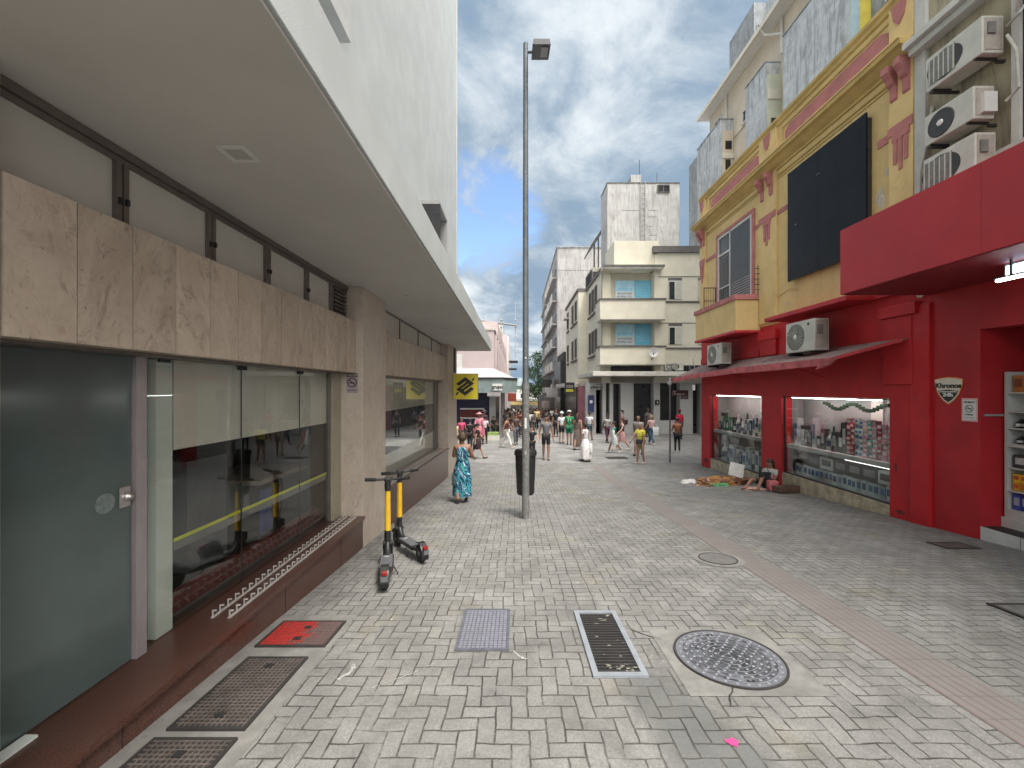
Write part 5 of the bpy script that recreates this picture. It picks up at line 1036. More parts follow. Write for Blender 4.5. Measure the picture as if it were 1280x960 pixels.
MB().tube([(0, 0, 0), (0, 0, -gz(yy) + h(489, yy))], .03, 8).build('post', M['zinc'], t, True); B('name_plate', mat('plate_grey', (.28, .27, .28), .6, .1), t, (u(609, yy) - u(625, yy), .05, -.05, -.03, -gz(yy) + h(495.5, yy), -gz(yy) + h(490, yy))); text('lettering', 'Rua F. Schmidt', .12, M['white'], t, (-.33, -.055, -gz(yy) + h(493, yy)), FACE_CAM)
for (px, top, lab) in ((626.5, 375, 'nearer thin roof mast left of the lamp pole'), (644.2, 376, 'farther thin roof mast close to the lamp pole')):
    y = 40 if px < 630 else 52; z0 = 5.4 if px < 630 else 3.0
    z0 = 3.9; t = thing('roof_mast', lab, 'mast', (u(px, y), y, z0)); zt = h(top, y) - z0
    MB().tube([(0, 0, 0), (0, 0, zt * .55)], .06, 6).tube([(0, 0, zt * .55), (0, 0, zt)], .03, 6).build('pole', M['zinc'], t)
    MB().ball((0, 0, h(400, y) - z0), .12).ball((0, 0, h(409, y) - z0), .12).build('clamp', M['zinc'], t)
tag(MB().tube([(u(600, 36), 36, h(400.5, 36)), (u(646, 52), 52, h(407, 52))], .10, 8).build('roof_beam', M['zinc'], None), 'long thin horizontal metal beam spanning between the two roof masts', 'beam')
t = thing('far_left_building', 'pale rounded roof building behind the pink one on the left side', 'building', (-3, 60, gz(60))); f = mk(t)
f('wall', M['pinkwall'], (-10, -1.3, 62, 90, -6, 8.2)); f('upper_block', M['slab'], (-6, -2.0, 61.9, 70, 8.2, 9.6)); f('side_strip', M['white'], *[(-1.3, -1.1, 62 + k * 3, 63 + k * 3, -4, 8) for k in range(8)]); f('flag_arm', M['ink'], (-1.1, .3, 66, 66.2, 4.2, 4.6), (-1.1, .1, 64, 64.1, 3.0, 3.3))
# ================================================================== END OF THE STREET
t = thing('market_hall', 'distant low white building closing the end of the street', 'building', (1, 105, gz(105))); f = mk(t)
f('wall', M['white'], (-14, 7, 105, 112, -9, -.3)); f('cornice', M['slab'], (-14.2, 7.2, 104.8, 112, -.299, 0)); 
window_set(f, M['white_frame'], M['grey_glass'], [('y', 105, 4.4, 6.4, -2.2, -.9), ('y', 105, 1.0, 2.4, -2.3, -.9), ('y', 105, -2, -.4, -2.3, -.9)], t=.15)
f('stall_canopy', mat('yellow_stall', (.62, .48, .20), .8, .15), (-6, 7, 98, 104, -3.6, -2.9)); f('white_stall_roof', M['white'], (-8, 6.5, 99, 104.7, -2.6, -2.2))
def tree(label, x, y, zb, hgt, rad, n, seed, col=(.035, .075, .025)):
    random.seed(seed); t = thing('street_tree', label, 'tree', (x, y, zb))
    tr = MB().tube([(0, 0, 0), (.1, 0, hgt * .3), (-.05, .1, hgt * .55), (.1, 0, hgt * .8)], [.32, .26, .16, .05], 8)
    for k in range(6):
        a = k * 1.1; tr.tube([(0, 0, hgt * (.3 + .06 * k)), (math.cos(a) * rad * .6, math.sin(a) * rad * .6, hgt * (.5 + .06 * k))], [.12, .03], 5)
    tr.build('trunk', mat('bark', (.09, .07, .05), .9, .2), t)
    cl = [(random.gauss(0, rad * .45), random.gauss(0, rad * .45), hgt * random.uniform(.35, .95), random.uniform(.3, .55) * rad) for _ in range(26)]
    mb = MB()
    for k in range(n):
        c = random.choice(cl); d = Vector((random.gauss(0, 1), random.gauss(0, 1), random.gauss(0, 1))).normalized() * c[3] * random.uniform(.6, 1.05)
        p = Vector(c[:3]) + d; s = random.uniform(.10, .22); a = Vector((random.gauss(0, 1), random.gauss(0, 1), random.gauss(0, 1))).normalized(); b = a.cross(Vector((random.random(), random.random(), 1))).normalized()
        mb.quad(p - a * s, p + b * s * .6, p + a * s, p - b * s * .6)
    m, tt, bs = newmat('leaves' + str(seed)); v = coords(tt); c = tt.mix(tt.ramp(tt.noise(v, .8, 3), .35, .65), tuple(k * .55 for k in col), tuple(k * 1.7 for k in col)); tt.link(c, bs.inputs['Base Color']); bs.inputs['Roughness'].default_value = .6
    mb.build('crown', m, t)
tree('tall green tree above the white building at the end of the street', 5.2, 96, -6, 14.5, 3.6, 9000, 5)
tree('smaller tree left of the lamp pole at the end of the street', -3.5, 110, -6.5, 8, 4, 4000, 8)
struct(MB().prism([(-200, -14), (-200, 2), (-60, 6), (-20, 2.5), (20, 4.5), (90, 3), (200, 8), (200, -14)], 'y', 400, 430).build('hills', mat('far_hill', (.06, .09, .07), .9, .2, .1), None))
# buildings that close the side streets outside the direct view
for lab, bx in (('plain grey block closing the side street to the right', (18.2, 40, 30.9, 60, -4, 9)), ('plain pale block at the far left of the side street', (-40, -12.1, 27, 50, -4, 9))):
    t = thing('background_block', lab, 'building', (bx[0], bx[2], bx[4])); f = mk(t); f('wall', M['grey_bld'], bx)
# ================================================================== PEOPLE
SK = {}
def skinc(n): 
    c = {'l': (.42, .25, .18), 'm': (.28, .15, .10), 'd': (.12, .06, .04)}[n]; return mat('skin_' + n, c, .55, .06, 10)
def cloth(col, name=None, var=.15): 
    return mat('cloth_%d_%d_%d' % tuple(int(k * 100) for k in col), col, .85, var, 9, .1, 60)
def skinmesh(name, pts, edges, m, parent, sub=1, root=0):
    me = bpy.data.meshes.new(name); me.from_pydata([p[0] for p in pts], edges, []); me.materials.append(m)
    o = bpy.data.objects.new(name, me); COL.objects.link(o); o.parent = parent
    md = o.modifiers.new('s', 'SKIN'); md.use_smooth_shade = True
    sv = me.skin_vertices[0].data
    for i, p in enumerate(pts): sv[i].radius = (p[1], p[1] * (p[2] if len(p) > 2 else 1)); sv[i].use_root = (i == root)
    s = o.modifiers.new('ss', 'SUBSURF'); s.levels = sub; s.render_levels = sub
    BAKE.append(o); return o
V = Vector
def skeleton(la=(0, 8, 10), ra=(0, 8, 10), ll=(0, 3), rl=(0, 3), lean=0, head=0):
    J = {}
    L = R(lean)
    def up(z, dy=0): return V((0, -math.sin(L) * (z - .93) + dy, .93 + math.cos(L) * (z - .93)))
    J['pel'] = V((0, 0, .93)); J['wai'] = up(1.08); J['che'] = up(1.26); J['uc'] = up(1.37); J['nec'] = up(1.45); J['n2'] = up(1.50, -.005)
    J['h1'] = up(1.565, -.015 - head); J['h2'] = up(1.64, -.015 - head)
    for s, a, g in ((1, la, ll), (-1, ra, rl)):
        k = 'l' if s > 0 else 'r'
        sh = J['uc'] + V((s * .165, 0, .02)); p, o, e = (R(t) for t in a)
        d = V((s * math.sin(o) * math.cos(p), -math.sin(p), -math.cos(p) * math.cos(o))); el = sh + d * .28
        d2 = V((s * math.sin(o * .4), -math.sin(p + e), -math.cos(p + e))).normalized(); wr = el + d2 * .24
        J[k + 's'] = sh; J[k + 'e'] = el; J[k + 'w'] = wr; J[k + 'hd'] = d2
        th, kn = R(g[0]), R(g[1]); hp = V((s * .085, 0, .90)); kne = hp + V((0, -math.sin(th), -math.cos(th))) * .42
        an = kne + V((0, -math.sin(th - kn), -math.cos(th - kn))) * .41
        J[k + 'h'] = hp; J[k + 'k'] = kne; J[k + 'a'] = an; f = th - kn
        J[k + 't'] = an + V((0, -.15 * math.cos(f * .7), -.035 - .1 * math.sin(-f * .7)))
    low = min(min(J['la'].z - .07, J['lt'].z - .03), min(J['ra'].z - .07, J['rt'].z - .03))
    for q in J:
        if q not in ('lhd', 'rhd'): J[q] = J[q] - V((0, 0, low))
    return J
def person(label, px=None, fy=None, hy=None, rz=0, J=None, skin='m', top=None, sleeve='tee', bottom=None, legs='trousers', hair=(.02, .015, .012), hairstyle='short', shoes=(.04, .04, .04), hat=None, loc=None, hgt=None, group=None, fat=1.0, hem=.24, dressmat=None, simple=False):
    if loc is None:
        y = depth_at(fy); x = (px - 645) / F * y; hgt = (fy - hy) / F * y; loc = (x, y, gz(y))
    s = hgt / 1.73
    t = thing('person', label, 'person', loc, rz, group); t.scale = (s, s, s)
    J = J or skeleton(); f = fat
    P = []; E = []; ix = {}
    def add(n, p, r, frm=None, asp=1):
        P.append((tuple(p), r, asp)); ix[n] = len(P) - 1
        if frm is not None: E.append((ix[frm], ix[n]))
    add('pel', J['pel'], .115 * f); add('wai', J['wai'], .105 * f, 'pel'); add('che', J['che'], .118 * f, 'wai'); add('uc', J['uc'], .10 * f, 'che'); add('nec', J['nec'], .055, 'uc'); add('n2', J['n2'], .048, 'nec')
    add('h1', J['h1'], .066, 'n2'); add('h2', J['h2'], .082, 'h1'); add('h3', J['h2'] + V((0, .005, .055)), .062, 'h2')
    if not simple:
        add('nose', J['h1'] + V((0, -.088, .03)), .012, 'h1')
    for k, sg in (('l', 1), ('r', -1)):
        add(k + 's', J[k + 's'], .056 * f, 'uc'); add(k + 'e', J[k + 'e'], .041 * f, k + 's'); add(k + 'w', J[k + 'w'], .027, k + 'e')
        hd = J[k + 'hd']; pm = J[k + 'w'] + hd * .07; add(k + 'p', pm, .030, k + 'w')
        side = V((0, -1, 0)) if abs(hd.y) < .7 else V((-sg, 0, 0))
        side = (side - hd * side.dot(hd)).normalized()
        if not simple:
            for q, (off, ln) in enumerate(((.028, .070), (.010, .080), (-.010, .076), (-.028, .060))):
                b = pm + hd * .025 + side * off; inn = V((-sg * .012, 0, 0))
                add('%sf%d' % (k, q), b + hd * ln * .5, .0095, k + 'p'); add('%sg%d' % (k, q), b + hd * ln * .95 + inn, .008, '%sf%d' % (k, q))
            add(k + 'th', pm + side * .045 + hd * .0, .010, k + 'w'); add(k + 'tt', pm + side * .055 + hd * .035, .009, k + 'th')
        add(k + 'h', J[k + 'h'], .088 * f, 'pel'); add(k + 'k', J[k + 'k'], .056, k + 'h'); mid = J[k + 'k'].lerp(J[k + 'a'], .35); add(k + 'c', mid, .053, k + 'k'); add(k + 'a', J[k + 'a'], .036, k + 'c'); add(k + 't', J[k + 't'], .032, k + 'a')
    body = skinmesh('body', P, E, skinc(skin), t)
    # eyes and mouth
    if not simple:
        hb = J['h1'].lerp(J['h2'], .6)
        MB().ball((hb.x - .03, hb.y - .078, hb.z + .0), .011, 1, .5, .7, 6).ball((hb.x + .03, hb.y - .078, hb.z + .0), .011, 1, .5, .7, 6).build('eyes', M['ink'], t, True)
        mm = J['h1'] + V((0, -.072, -.012)); MB().ball(tuple(mm), .022, 1, .35, .25, 6).build('mouth', mat('lips', (.25, .08, .07), .5, .1), t, True)
    hc = J['h2'] + V((0, .018, .032))
    hm = mat('hair_%d_%d' % (int(hair[0] * 100), int(hair[2] * 100)), hair, .6, .3, 30)
    hm_ = MB()
    if hairstyle != 'bald':
        hm_.ball(tuple(hc), .098, .93, 1.02, .92, 12)
        if hairstyle == 'long':
            hm_.tube([tuple(hc + V((0, .03, .04))), tuple(hc + V((0, .075, -.08))), tuple(hc + V((0, .085, -.22))), tuple(hc + V((0, .08, -.36)))], [.07, .085, .08, .035], 10)
        if hairstyle == 'bob': hm_.ball(tuple(hc + V((0, .02, -.05))), .105, 1.05, .85, 1, 12)
        if hairstyle == 'bun': hm_.ball(tuple(hc + V((0, .09, .06))), .05)
        if hairstyle == 'tail': hm_.tube([tuple(hc + V((0, .08, .03))), tuple(hc + V((0, .13, -.08))), tuple(hc + V((0, .11, -.22)))], [.03, .035, .012], 8)
        hm_.build('hair', hm, t, True)
    if hat:
        c = mat('hat_%d_%d_%d' % tuple(int(k * 100) for k in hat), hat, .8, .1, 10)
        hh = MB(); hh.ball(tuple(hc + V((0, -.010, .030))), .103, .95, 1.03, .70, 12); hh.lathe([(.06, 0), (.125 if hairstyle != 'brim' else .2, -.012), (.12 if hairstyle != 'brim' else .2, -.004), (.06, .012)], c=tuple(hc + V((0, -.06 if hairstyle != 'brim' else 0, .012))), n=16); hh.build('hat', c, t, True)
    # upper garment
    tm = dressmat or (cloth(top) if top else None)
    if top or dressmat:
        Q = []; G = []; r = f
        Q.append((tuple(J['pel'] + V((0, 0, .01))), .132 * r)); Q.append((tuple(J['wai']), .122 * r)); Q.append((tuple(J['che']), .137 * r)); Q.append((tuple(J['uc']), .118 * r)); Q.append((tuple(J['uc'].lerp(J['nec'], .55)), .07 * r)); G += [(0, 1), (1, 2), (2, 3), (3, 4)]
        fr = {'tank': .0, 'tee': .5, 'long': 1.0}[sleeve]
        for k in 'lr':
            if sleeve == 'tank': Q.append((tuple(J[k + 's'].lerp(J['uc'], .3)), .062 * r)); G.append((3, len(Q) - 1)); continue
            Q.append((tuple(J[k + 's']), .070 * r)); G.append((3, len(Q) - 1)); i = len(Q) - 1
            if fr == .5: Q.append((tuple(J[k + 's'].lerp(J[k + 'e'], .62)), .060 * r)); G.append((i, i + 1))
            else:
                Q.append((tuple(J[k + 'e']), .054 * r)); G.append((i, i + 1)); Q.append((tuple(J[k + 'w']), .038)); G.append((i + 1, i + 2))
        skinmesh('top', Q, G, tm, t)
    bm_ = dressmat or (cloth(bottom) if bottom else tm)
    if legs in ('trousers', 'shorts', 'leggings'):
        Q = [(tuple(J['pel']), .128 * f)]; G = []
        for k in 'lr':
            Q.append((tuple(J[k + 'h']), .100 * f)); G.append((0, len(Q) - 1)); i = len(Q) - 1
            if legs == 'shorts': Q.append((tuple(J[k + 'h'].lerp(J[k + 'k'], .85)), .082 * f)); G.append((i, i + 1))
            else:
                w = 1 if legs == 'trousers' else .82
                Q.append((tuple(J[k + 'k']), .074 * w)); G.append((i, i + 1)); Q.append((tuple(J[k + 'k'].lerp(J[k + 'a'], .92)), .060 * w)); G.append((i + 1, i + 2))
        skinmesh('trousers' if legs != 'shorts' else 'shorts', Q, G, bm_, t)
    if legs in ('skirt', 'dress'):
        zh = J['pel'].z - (.42 if legs == 'skirt' else .76); mb = MB(); n = 28; rings = []
        fwd = (J['la'].y + J['ra'].y) / 2
        for i in range(8):
            u = i / 7; z = J['pel'].z + .10 - (J['pel'].z + .10 - zh) * u; ring = []
            for k in range(n):
                a = 2 * math.pi * k / n; rr = (.125 + (hem - .125) * min(1, u * 2.2) ** .7 + .0 * u) * f * (1 + .09 * u * math.sin(a * 6 + u * 2) + .04 * u * math.sin(a * 13)); ring.append(mb.b.verts.new((rr * math.cos(a), rr * .82 * math.sin(a) + fwd * u * .6, z)))
            rings.append(ring)
        for A_, C_ in zip(rings, rings[1:]):
            for k in range(n): mb.b.faces.new([A_[k], A_[(k + 1) % n], C_[(k + 1) % n], C_[k]])
        mb.b.faces.new(rings[-1]); mb.build('skirt' if legs == 'skirt' else 'dress_skirt', bm_, t, True)
    for k in 'lr':
        a, tt = J[k + 'a'], J[k + 't']; d = (tt - a).normalized()
        MB().tube([tuple(a + V((0, .05, -.03))), tuple(a + V((0, -.01, -.028))), tuple(tt + V((0, -.04, 0)))], [.038, .045, .03], 8).build('shoe', cloth(shoes), t, True)
    return t
def bag(label, name, px, fy, zoff, size, col, yoff=0, x=None, y=None, z=None):
    if x is None: y = depth_at(fy) + yoff; x = (px - 645) / F * y; z = gz(y) + zoff
    t = thing(name, label, 'bag', (x, y, z)); w, d, hh = size
    mb = MB(); mb.hexa([(-w / 2 * .85, -d / 2, 0), (w / 2 * .85, -d / 2, 0), (w / 2 * .85, d / 2, 0), (-w / 2 * .85, d / 2, 0), (-w / 2, -d / 3, hh), (w / 2, -d / 3, hh), (w / 2, d / 3, hh), (-w / 2, d / 3, hh)])
    mb.build('body', cloth(col), t, bev=.015); MB().tube([(-w / 3, 0, hh), (-w / 5, 0, hh + .12), (w / 5, 0, hh + .12), (w / 3, 0, hh)], .01, 6).build('handle', cloth(col), t)
    return t
WALK = dict(la=(25, 8, 20), ra=(-22, 8, 12), ll=(-18, 12), rl=(22, 6)); STRIDE = dict(la=(26, 10, 25), ra=(-22, 10, 15), ll=(-20, 18), rl=(22, 4)); STAND = dict(la=(3, 9, 12), ra=(-2, 9, 10), ll=(2, 4), rl=(-3, 3))
HOLD = dict(la=(10, 10, 75), ra=(12, 10, 80), ll=(-8, 8), rl=(10, 4))
# patterned turquoise dress
def dressm():
    m, t, b = newmat('turquoise_swirl'); v = coords(t); x, y, z = t.sep(v)
    w = t.noise(t.vec(t.m('MULTIPLY', x, 2.2), t.m('MULTIPLY', y, 2.2), t.m('ADD', t.m('MULTIPLY', z, 4), t.m('MULTIPLY', x, -4.5))), 1.9, 2, .4, .6)
    cr = t.node('ShaderNodeValToRGB'); t.link(w, cr.inputs[0]); e = cr.color_ramp.elements; cr.color_ramp.interpolation = 'CONSTANT'
    e[0].position = 0; e[0].color = (.01, .02, .06, 1); e[1].position = .40; e[1].color = (.02, .22, .34, 1)
    for p, c in ((.44, (.05, .38, .36)), (.475, (.012, .02, .07)), (.545, (.03, .24, .40)), (.585, (.60, .68, .72)), (.61, (.01, .04, .12)), (.66, (.06, .40, .36))):
        q = e.new(p); q.color = (*c, 1)
    t.link(cr.outputs[0], b.inputs['Base Color']); b.inputs['Roughness'].default_value = .8; return m
Rz = R
person('woman from behind in turquoise and navy patterned maxi dress walking beside the bank', 578, 627, 541, R(180), skeleton(la=(20, 14, 60), ra=(15, 16, 55), ll=(-11, 16), rl=(6, 2)), 'm', None, 'tank', None, 'dress', hair=(.06, .035, .02), hairstyle='bob', dressmat=dressm(), fat=1.28, hem=.175, shoes=(.02, .02, .02))
y_ = depth_at(627); bag('dark shoulder bag hanging at the left side of the woman in the turquoise dress', 'hand_bag', 0, 0, 0, (.14, .28, .22), (.03, .05, .05), x=(569 - 645) / F * y_, y=y_ - .02, z=gz(y_) + .42)
person('bearded man in grey tee shirt and black shorts walking towards us', 682.5, 575, 518, R(3), skeleton(la=(4, 14, 10), ra=(-3, 14, 10), ll=(6, 3), rl=(-6, 8)), 'm', (.14, .14, .15), 'tee', (.015, .015, .018), 'shorts', shoes=(.12, .08, .06))
person('short person in black half hidden behind the lamp pole reaching an arm out', 665, 577, 532, R(-20), skeleton(la=(30, 45, 15), ra=(0, 6, 5), ll=(0, 3), rl=(3, 3)), 'l', (.015, .015, .015), 'tee', (.02, .02, .02), 'trousers', hairstyle='bob')
person('tall man in a black shirt standing behind the white capped man', 695, 546, 511, R(10), skeleton(**STAND), 'm', (.015, .015, .017), 'tee', (.03, .03, .035), 'trousers')
person('man in white tee shirt, black shorts and white cap beside the green shirted man', 702, 554, 515, R(15), skeleton(**STAND), 'l', (.60, .64, .66), 'tee', (.015, .015, .015), 'shorts', hat=(.6, .6, .58))
t = person('man from behind in green sports shirt and green shorts with white cap', 711.5, 556, 513.5, R(175), skeleton(**STAND), 'm', (.01, .20, .07), 'tee', (.01, .15, .07), 'shorts', hat=(.6, .58, .55), fat=1.12)
text('lettering', '11', .24, M['white'], t, (0, .175, 1.28), (R(90), 0, R(180)))
person('woman in a grey brown sleeveless dress between the green shirt and the white dress', 722, 562, 516, R(160), skeleton(**WALK), 'm', (.12, .10, .085), 'tank', (.12, .10, .085), 'dress', hair=(.05, .02, .015), hairstyle='long', hem=.2)
person('man from behind in loose white shirt and grey shorts reaching out to the right', 737, 551, 515, R(150), skeleton(la=(20, 20, 40), ra=(5, 10, 8), ll=(-6, 6), rl=(14, 4)), 'm', (.62, .62, .66), 'tee', (.07, .11, .14), 'shorts')
person('woman in long white dress walking left in front of the others', 731.5, 577, 528, R(-120), skeleton(la=(10, 10, 25), ra=(-8, 8, 10), ll=(-12, 8), rl=(12, 4)), 'm', (.64, .62, .62), 'tee', (.64, .62, .62), 'dress', hairstyle='bob', fat=1.08, hem=.25)
bag('white plastic bag carried by the woman in the long white dress', 'carrier_bag', 738, 577, .42, (.14, .26, .34), (.6, .6, .6), -.1)
person('slim man in pale shirt and dark trousers leaning at the blue column', 749, 540, 513, R(20), skeleton(**STAND), 'm', (.45, .44, .42), 'tee', (.04, .04, .045), 'trousers')
person('woman in grey tee shirt with dark purple trousers left of the green top', 759, 553, 517, R(10), skeleton(**WALK), 'd', (.30, .30, .29), 'tee', (.06, .015, .04), 'trousers', fat=1.1)
person('woman in green top with a white skirt striding to the left', 767.5, 566, 526, R(-85), skeleton(**STRIDE), 'm', (.01, .20, .14), 'tee', (.6, .62, .64), 'skirt', hairstyle='tail', shoes=(.6, .58, .55), hem=.2)
bag('white tote bag with a blue square print on the striding woman in green', 'tote_bag', 766.5, 566, .72, (.10, .28, .40), (.62, .64, .66), -.25)
person('woman in white and black top and pink skirt striding behind the green one', 777.5, 563, 521.5, R(-80), skeleton(**STRIDE), 'l', (.05, .03, .035), 'tank', (.52, .28, .27), 'skirt', hair=(.08, .02, .015), hairstyle='long', hem=.19, shoes=(.5, .45, .4))
person('woman with a black bag on her back near the shop column', 778.5, 546, 513, R(60), skeleton(**STAND), 'm', (.30, .17, .13), 'tank', (.05, .05, .05), 'trousers', hairstyle='bun')
bag('black bag carried by the woman near the shop column', 'shoulder_bag', 782.5, 546, .85, (.25, .15, .3), (.015, .015, .015), -.1)
person('bald older man in grey brown shirt behind the yellow shirted man', 798, 569, 517.5, R(-30), skeleton(**WALK), 'm', (.22, .18, .17), 'tee', (.24, .19, .17), 'shorts', hairstyle='bald', fat=1.15)
person('grey haired man in yellow shirt and patterned beige shorts with a black waist bag', 800.5, 580, 528.5, R(-55), skeleton(la=(5, 10, 20), ra=(28, 14, 12), ll=(-7, 6), rl=(8, 3)), 'm', (.62, .55, .08), 'tee', (.35, .28, .18), 'shorts', hair=(.3, .28, .26), fat=1.1, shoes=(.45, .42, .4))
bag('black waist bag worn by the man in the yellow shirt', 'waist_bag', 800, 580, .84, (.34, .16, .18), (.015, .015, .015), -.18)
person('woman in pale pink top and blue jeans facing away', 814, 556, 518, R(-155), skeleton(**WALK), 'l', (.58, .40, .40), 'tee', (.05, .09, .16), 'trousers', hair=(.3, .2, .12), hairstyle='bob', fat=1.1, shoes=(.5, .5, .5))
bag('white shopping bag in the hand of the woman in blue jeans', 'shopping_bag', 819.5, 556, .55, (.34, .16, .46), (.60, .64, .64), -.1)
person('dark haired person right behind the woman in blue jeans', 810, 546, 510.5, R(20), skeleton(**STAND), 'd', (.10, .09, .10), 'tee', (.04, .04, .05), 'trousers')
person('woman from behind in rust brown top and black trousers beside the thin sign post', 846.5, 566, 522.5, R(178), skeleton(la=(10, 14, 60), ra=(10, 14, 50), ll=(3, 2), rl=(-4, 4)), 'm', (.26, .10, .05), 'tee', (.012, .012, .012), 'leggings', hairstyle='short', fat=1.12, shoes=(.55, .55, .55))
person('person in bright red shirt and red cap behind the rust brown top', 849.5, 549, 512, R(190), skeleton(**STAND), 'd', (.50, .01, .05), 'long', (.03, .03, .03), 'trousers', hat=(.2, .01, .02))
# left cluster
person('woman in magenta pink top in the crowd by the bank corner', 577, 560, 522, R(20), skeleton(**HOLD), 'm', (.50, .06, .15), 'tee', (.03, .02, .02), 'trousers', hair=(.1, .05, .03), hairstyle='long', fat=1.1)
person('person in pale yellow top at the very corner of the bank', 569.5, 562, 527, R(60), skeleton(**STAND), 'l', (.62, .52, .30), 'tee', (.2, .18, .16), 'shorts', hairstyle='short')
person('man in black tee shirt between the magenta and the pink vendors', 587.5, 563, 524, R(170), skeleton(**STAND), 'm', (.012, .012, .012), 'tee', (.02, .02, .02), 'trousers', fat=1.1)
person('person in dark skirt mid stride stepping right beyond the turquoise dress', 597, 573, 528, R(100), skeleton(**STRIDE), 'l', (.02, .018, .02), 'tee', (.03, .015, .02), 'skirt', hairstyle='tail', shoes=(.02, .02, .02))
person('vendor in a big pink hat and pink patterned costume', 599, 556, 516, R(10), skeleton(**HOLD), 'm', (.55, .22, .28), 'long', (.48, .15, .20), 'skirt', hat=(.60, .28, .30), hairstyle='brim', fat=1.15, hem=.26)
person('person in white tee shirt and black trousers right of the pink vendor', 606, 555, 520, R(170), skeleton(**HOLD), 'm', (.60, .56, .60), 'tee', (.012, .012, .012), 'trousers', fat=1.1)
person('person in a wide white hat standing just behind the pink vendor', 605.5, 548, 513, R(15), skeleton(**STAND), 'l', (.4, .2, .22), 'tee', (.03, .03, .03), 'trousers', hat=(.62, .60, .58), hairstyle='brim')
person('person in dark clothes sitting low over green goods by the pink building', 617, 549, 520, R(30), skeleton(**HOLD), 'm', (.012, .018, .015), 'tee', (.02, .03, .02), 'shorts', hair=(.1, .09, .08))
person('woman in dark red tank top and white trousers striding right', 633.5, 560, 518, R(75), skeleton(**STRIDE), 'm', (.09, .03, .035), 'tank', (.62, .60, .58), 'trousers', hairstyle='bob', shoes=(.5, .45, .4))
person('woman in black top and grey jeans walking towards us left of the lamp pole', 645, 556, 517.5, R(10), skeleton(**HOLD), 'm', (.06, .04, .04), 'tee', (.08, .09, .11), 'trousers', hair=(.03, .015, .01), hairstyle='long')
person('woman in pale yellow top and black leggings in the far street past the lamp', 671, 537, 509, R(5), skeleton(**WALK), 'm', (.50, .44, .22), 'tee', (.015, .015, .015), 'leggings', hairstyle='bob')
person('person in black just right of the lamp pole in the far street', 662.5, 538, 510, R(180), skeleton(**STAND), 'd', (.012, .012, .012), 'long', (.02, .02, .02), 'trousers')
# goods on the ground by the pink building
t = thing('goods_crate', 'low crate of green goods on the ground by the pink building', 'crate', ((615 - 645) / F * depth_at(549), depth_at(549) - .5, gz(depth_at(549))))
B('crate', M['slab'], t, (-.5, .5, -.25, .25, 0, .3)); B('leafy_goods', mat('green_goods', (.25, .35, .12), .8, .4, 12), t, (-.45, .45, -.2, .2, .301, .5))
# distant crowd: four kinds, copied
random.seed(21)
protos = []
for k, (tp, bt, lg_, hs, sk) in enumerate([((.02, .02, .025), (.02, .02, .03), 'trousers', 'short', 'm'), ((.18, .05, .05), (.04, .05, .08), 'trousers', 'long', 'm'), ((.5, .5, .5), (.05, .06, .1), 'shorts', 'short', 'd'), ((.05, .07, .12), (.02, .02, .02), 'skirt', 'long', 'l'), ((.10, .09, .08), (.10, .08, .06), 'trousers', 'bob', 'm')]):
    protos.append((tp, bt, lg_, hs, sk))
GR = 'people in the distant crowd filling the far street'
names = ['person in black clothes', 'long haired person in dark red top', 'person in pale grey top and shorts', 'long haired person in navy top and black skirt', 'person in brown clothes']
base = {}
spots = []
for k in range(58):
    y = random.uniform(27, 62); x = random.uniform(-1.2, 3.6) * (.6 + y / 90)
    if y < 33 and x > 1.5: x -= 1.8
    spots.append((x, y))
for k, (x, y) in enumerate(spots):
    q = random.choices(range(5), (5, 2, 2, 2, 2))[0]; hg = random.uniform(1.55, 1.82); rz = random.choice([0, 180]) + random.uniform(-35, 35)
    lab = names[q] + ' in the distant crowd beyond the lamp'
    if q not in base:
        tp, bt, lg_, hs, sk = protos[q]
        base[q] = person(lab, loc=(x, y, gz(y)), hgt=hg, rz=R(rz), J=skeleton(**random.choice([WALK, STAND])), skin=sk, top=tp, sleeve='tee', bottom=bt, legs=lg_, hairstyle=hs, group=GR, simple=True)
    else:
        c = ('copy', q, x, y, hg, rz, lab); spots[k] = c
COPIES = [s for s in spots if s[0] == 'copy']
# seated woman and her things by the red wall
Js = dict(pel=V((0, .05, .11)), wai=V((0, .11, .24)), che=V((0, .15, .40)), uc=V((0, .15, .50)), nec=V((0, .14, .575)), n2=V((0, .13, .62)), h1=V((0, .10, .68)), h2=V((0, .10, .755)),
          ls=V((.165, .14, .52)), le=V((.23, .0, .31)), lw=V((.10, -.20, .36)), lhd=V((-.2, -.9, .1)).normalized(), rs=V((-.165, .14, .52)), re=V((-.24, .02, .30)), rw=V((-.08, -.17, .30)), rhd=V((.5, -.85, .1)).normalized(),
          lh=V((.09, .02, .10)), lk=V((.12, -.36, .42)), la=V((.12, -.58, .08)), lt=V((.13, -.73, .03)), rh=V((-.09, .02, .10)), rk=V((-.2, -.40, .27)), ra=V((-.15, -.72, .07)), rt=V((-.15, -.86, .04)))
yg = 11.55; person('barefoot woman sitting on the ground with knees bent against the red pillar', loc=(6.98, yg, gz(yg) + .02), hgt=1.62, rz=R(-66), J=Js, skin='m', top=(.48, .46, .45), sleeve='tee', bottom=(.03, .025, .03), legs='shorts', hair=(.05, .02, .015), hairstyle='long', shoes=(.25, .13, .09))
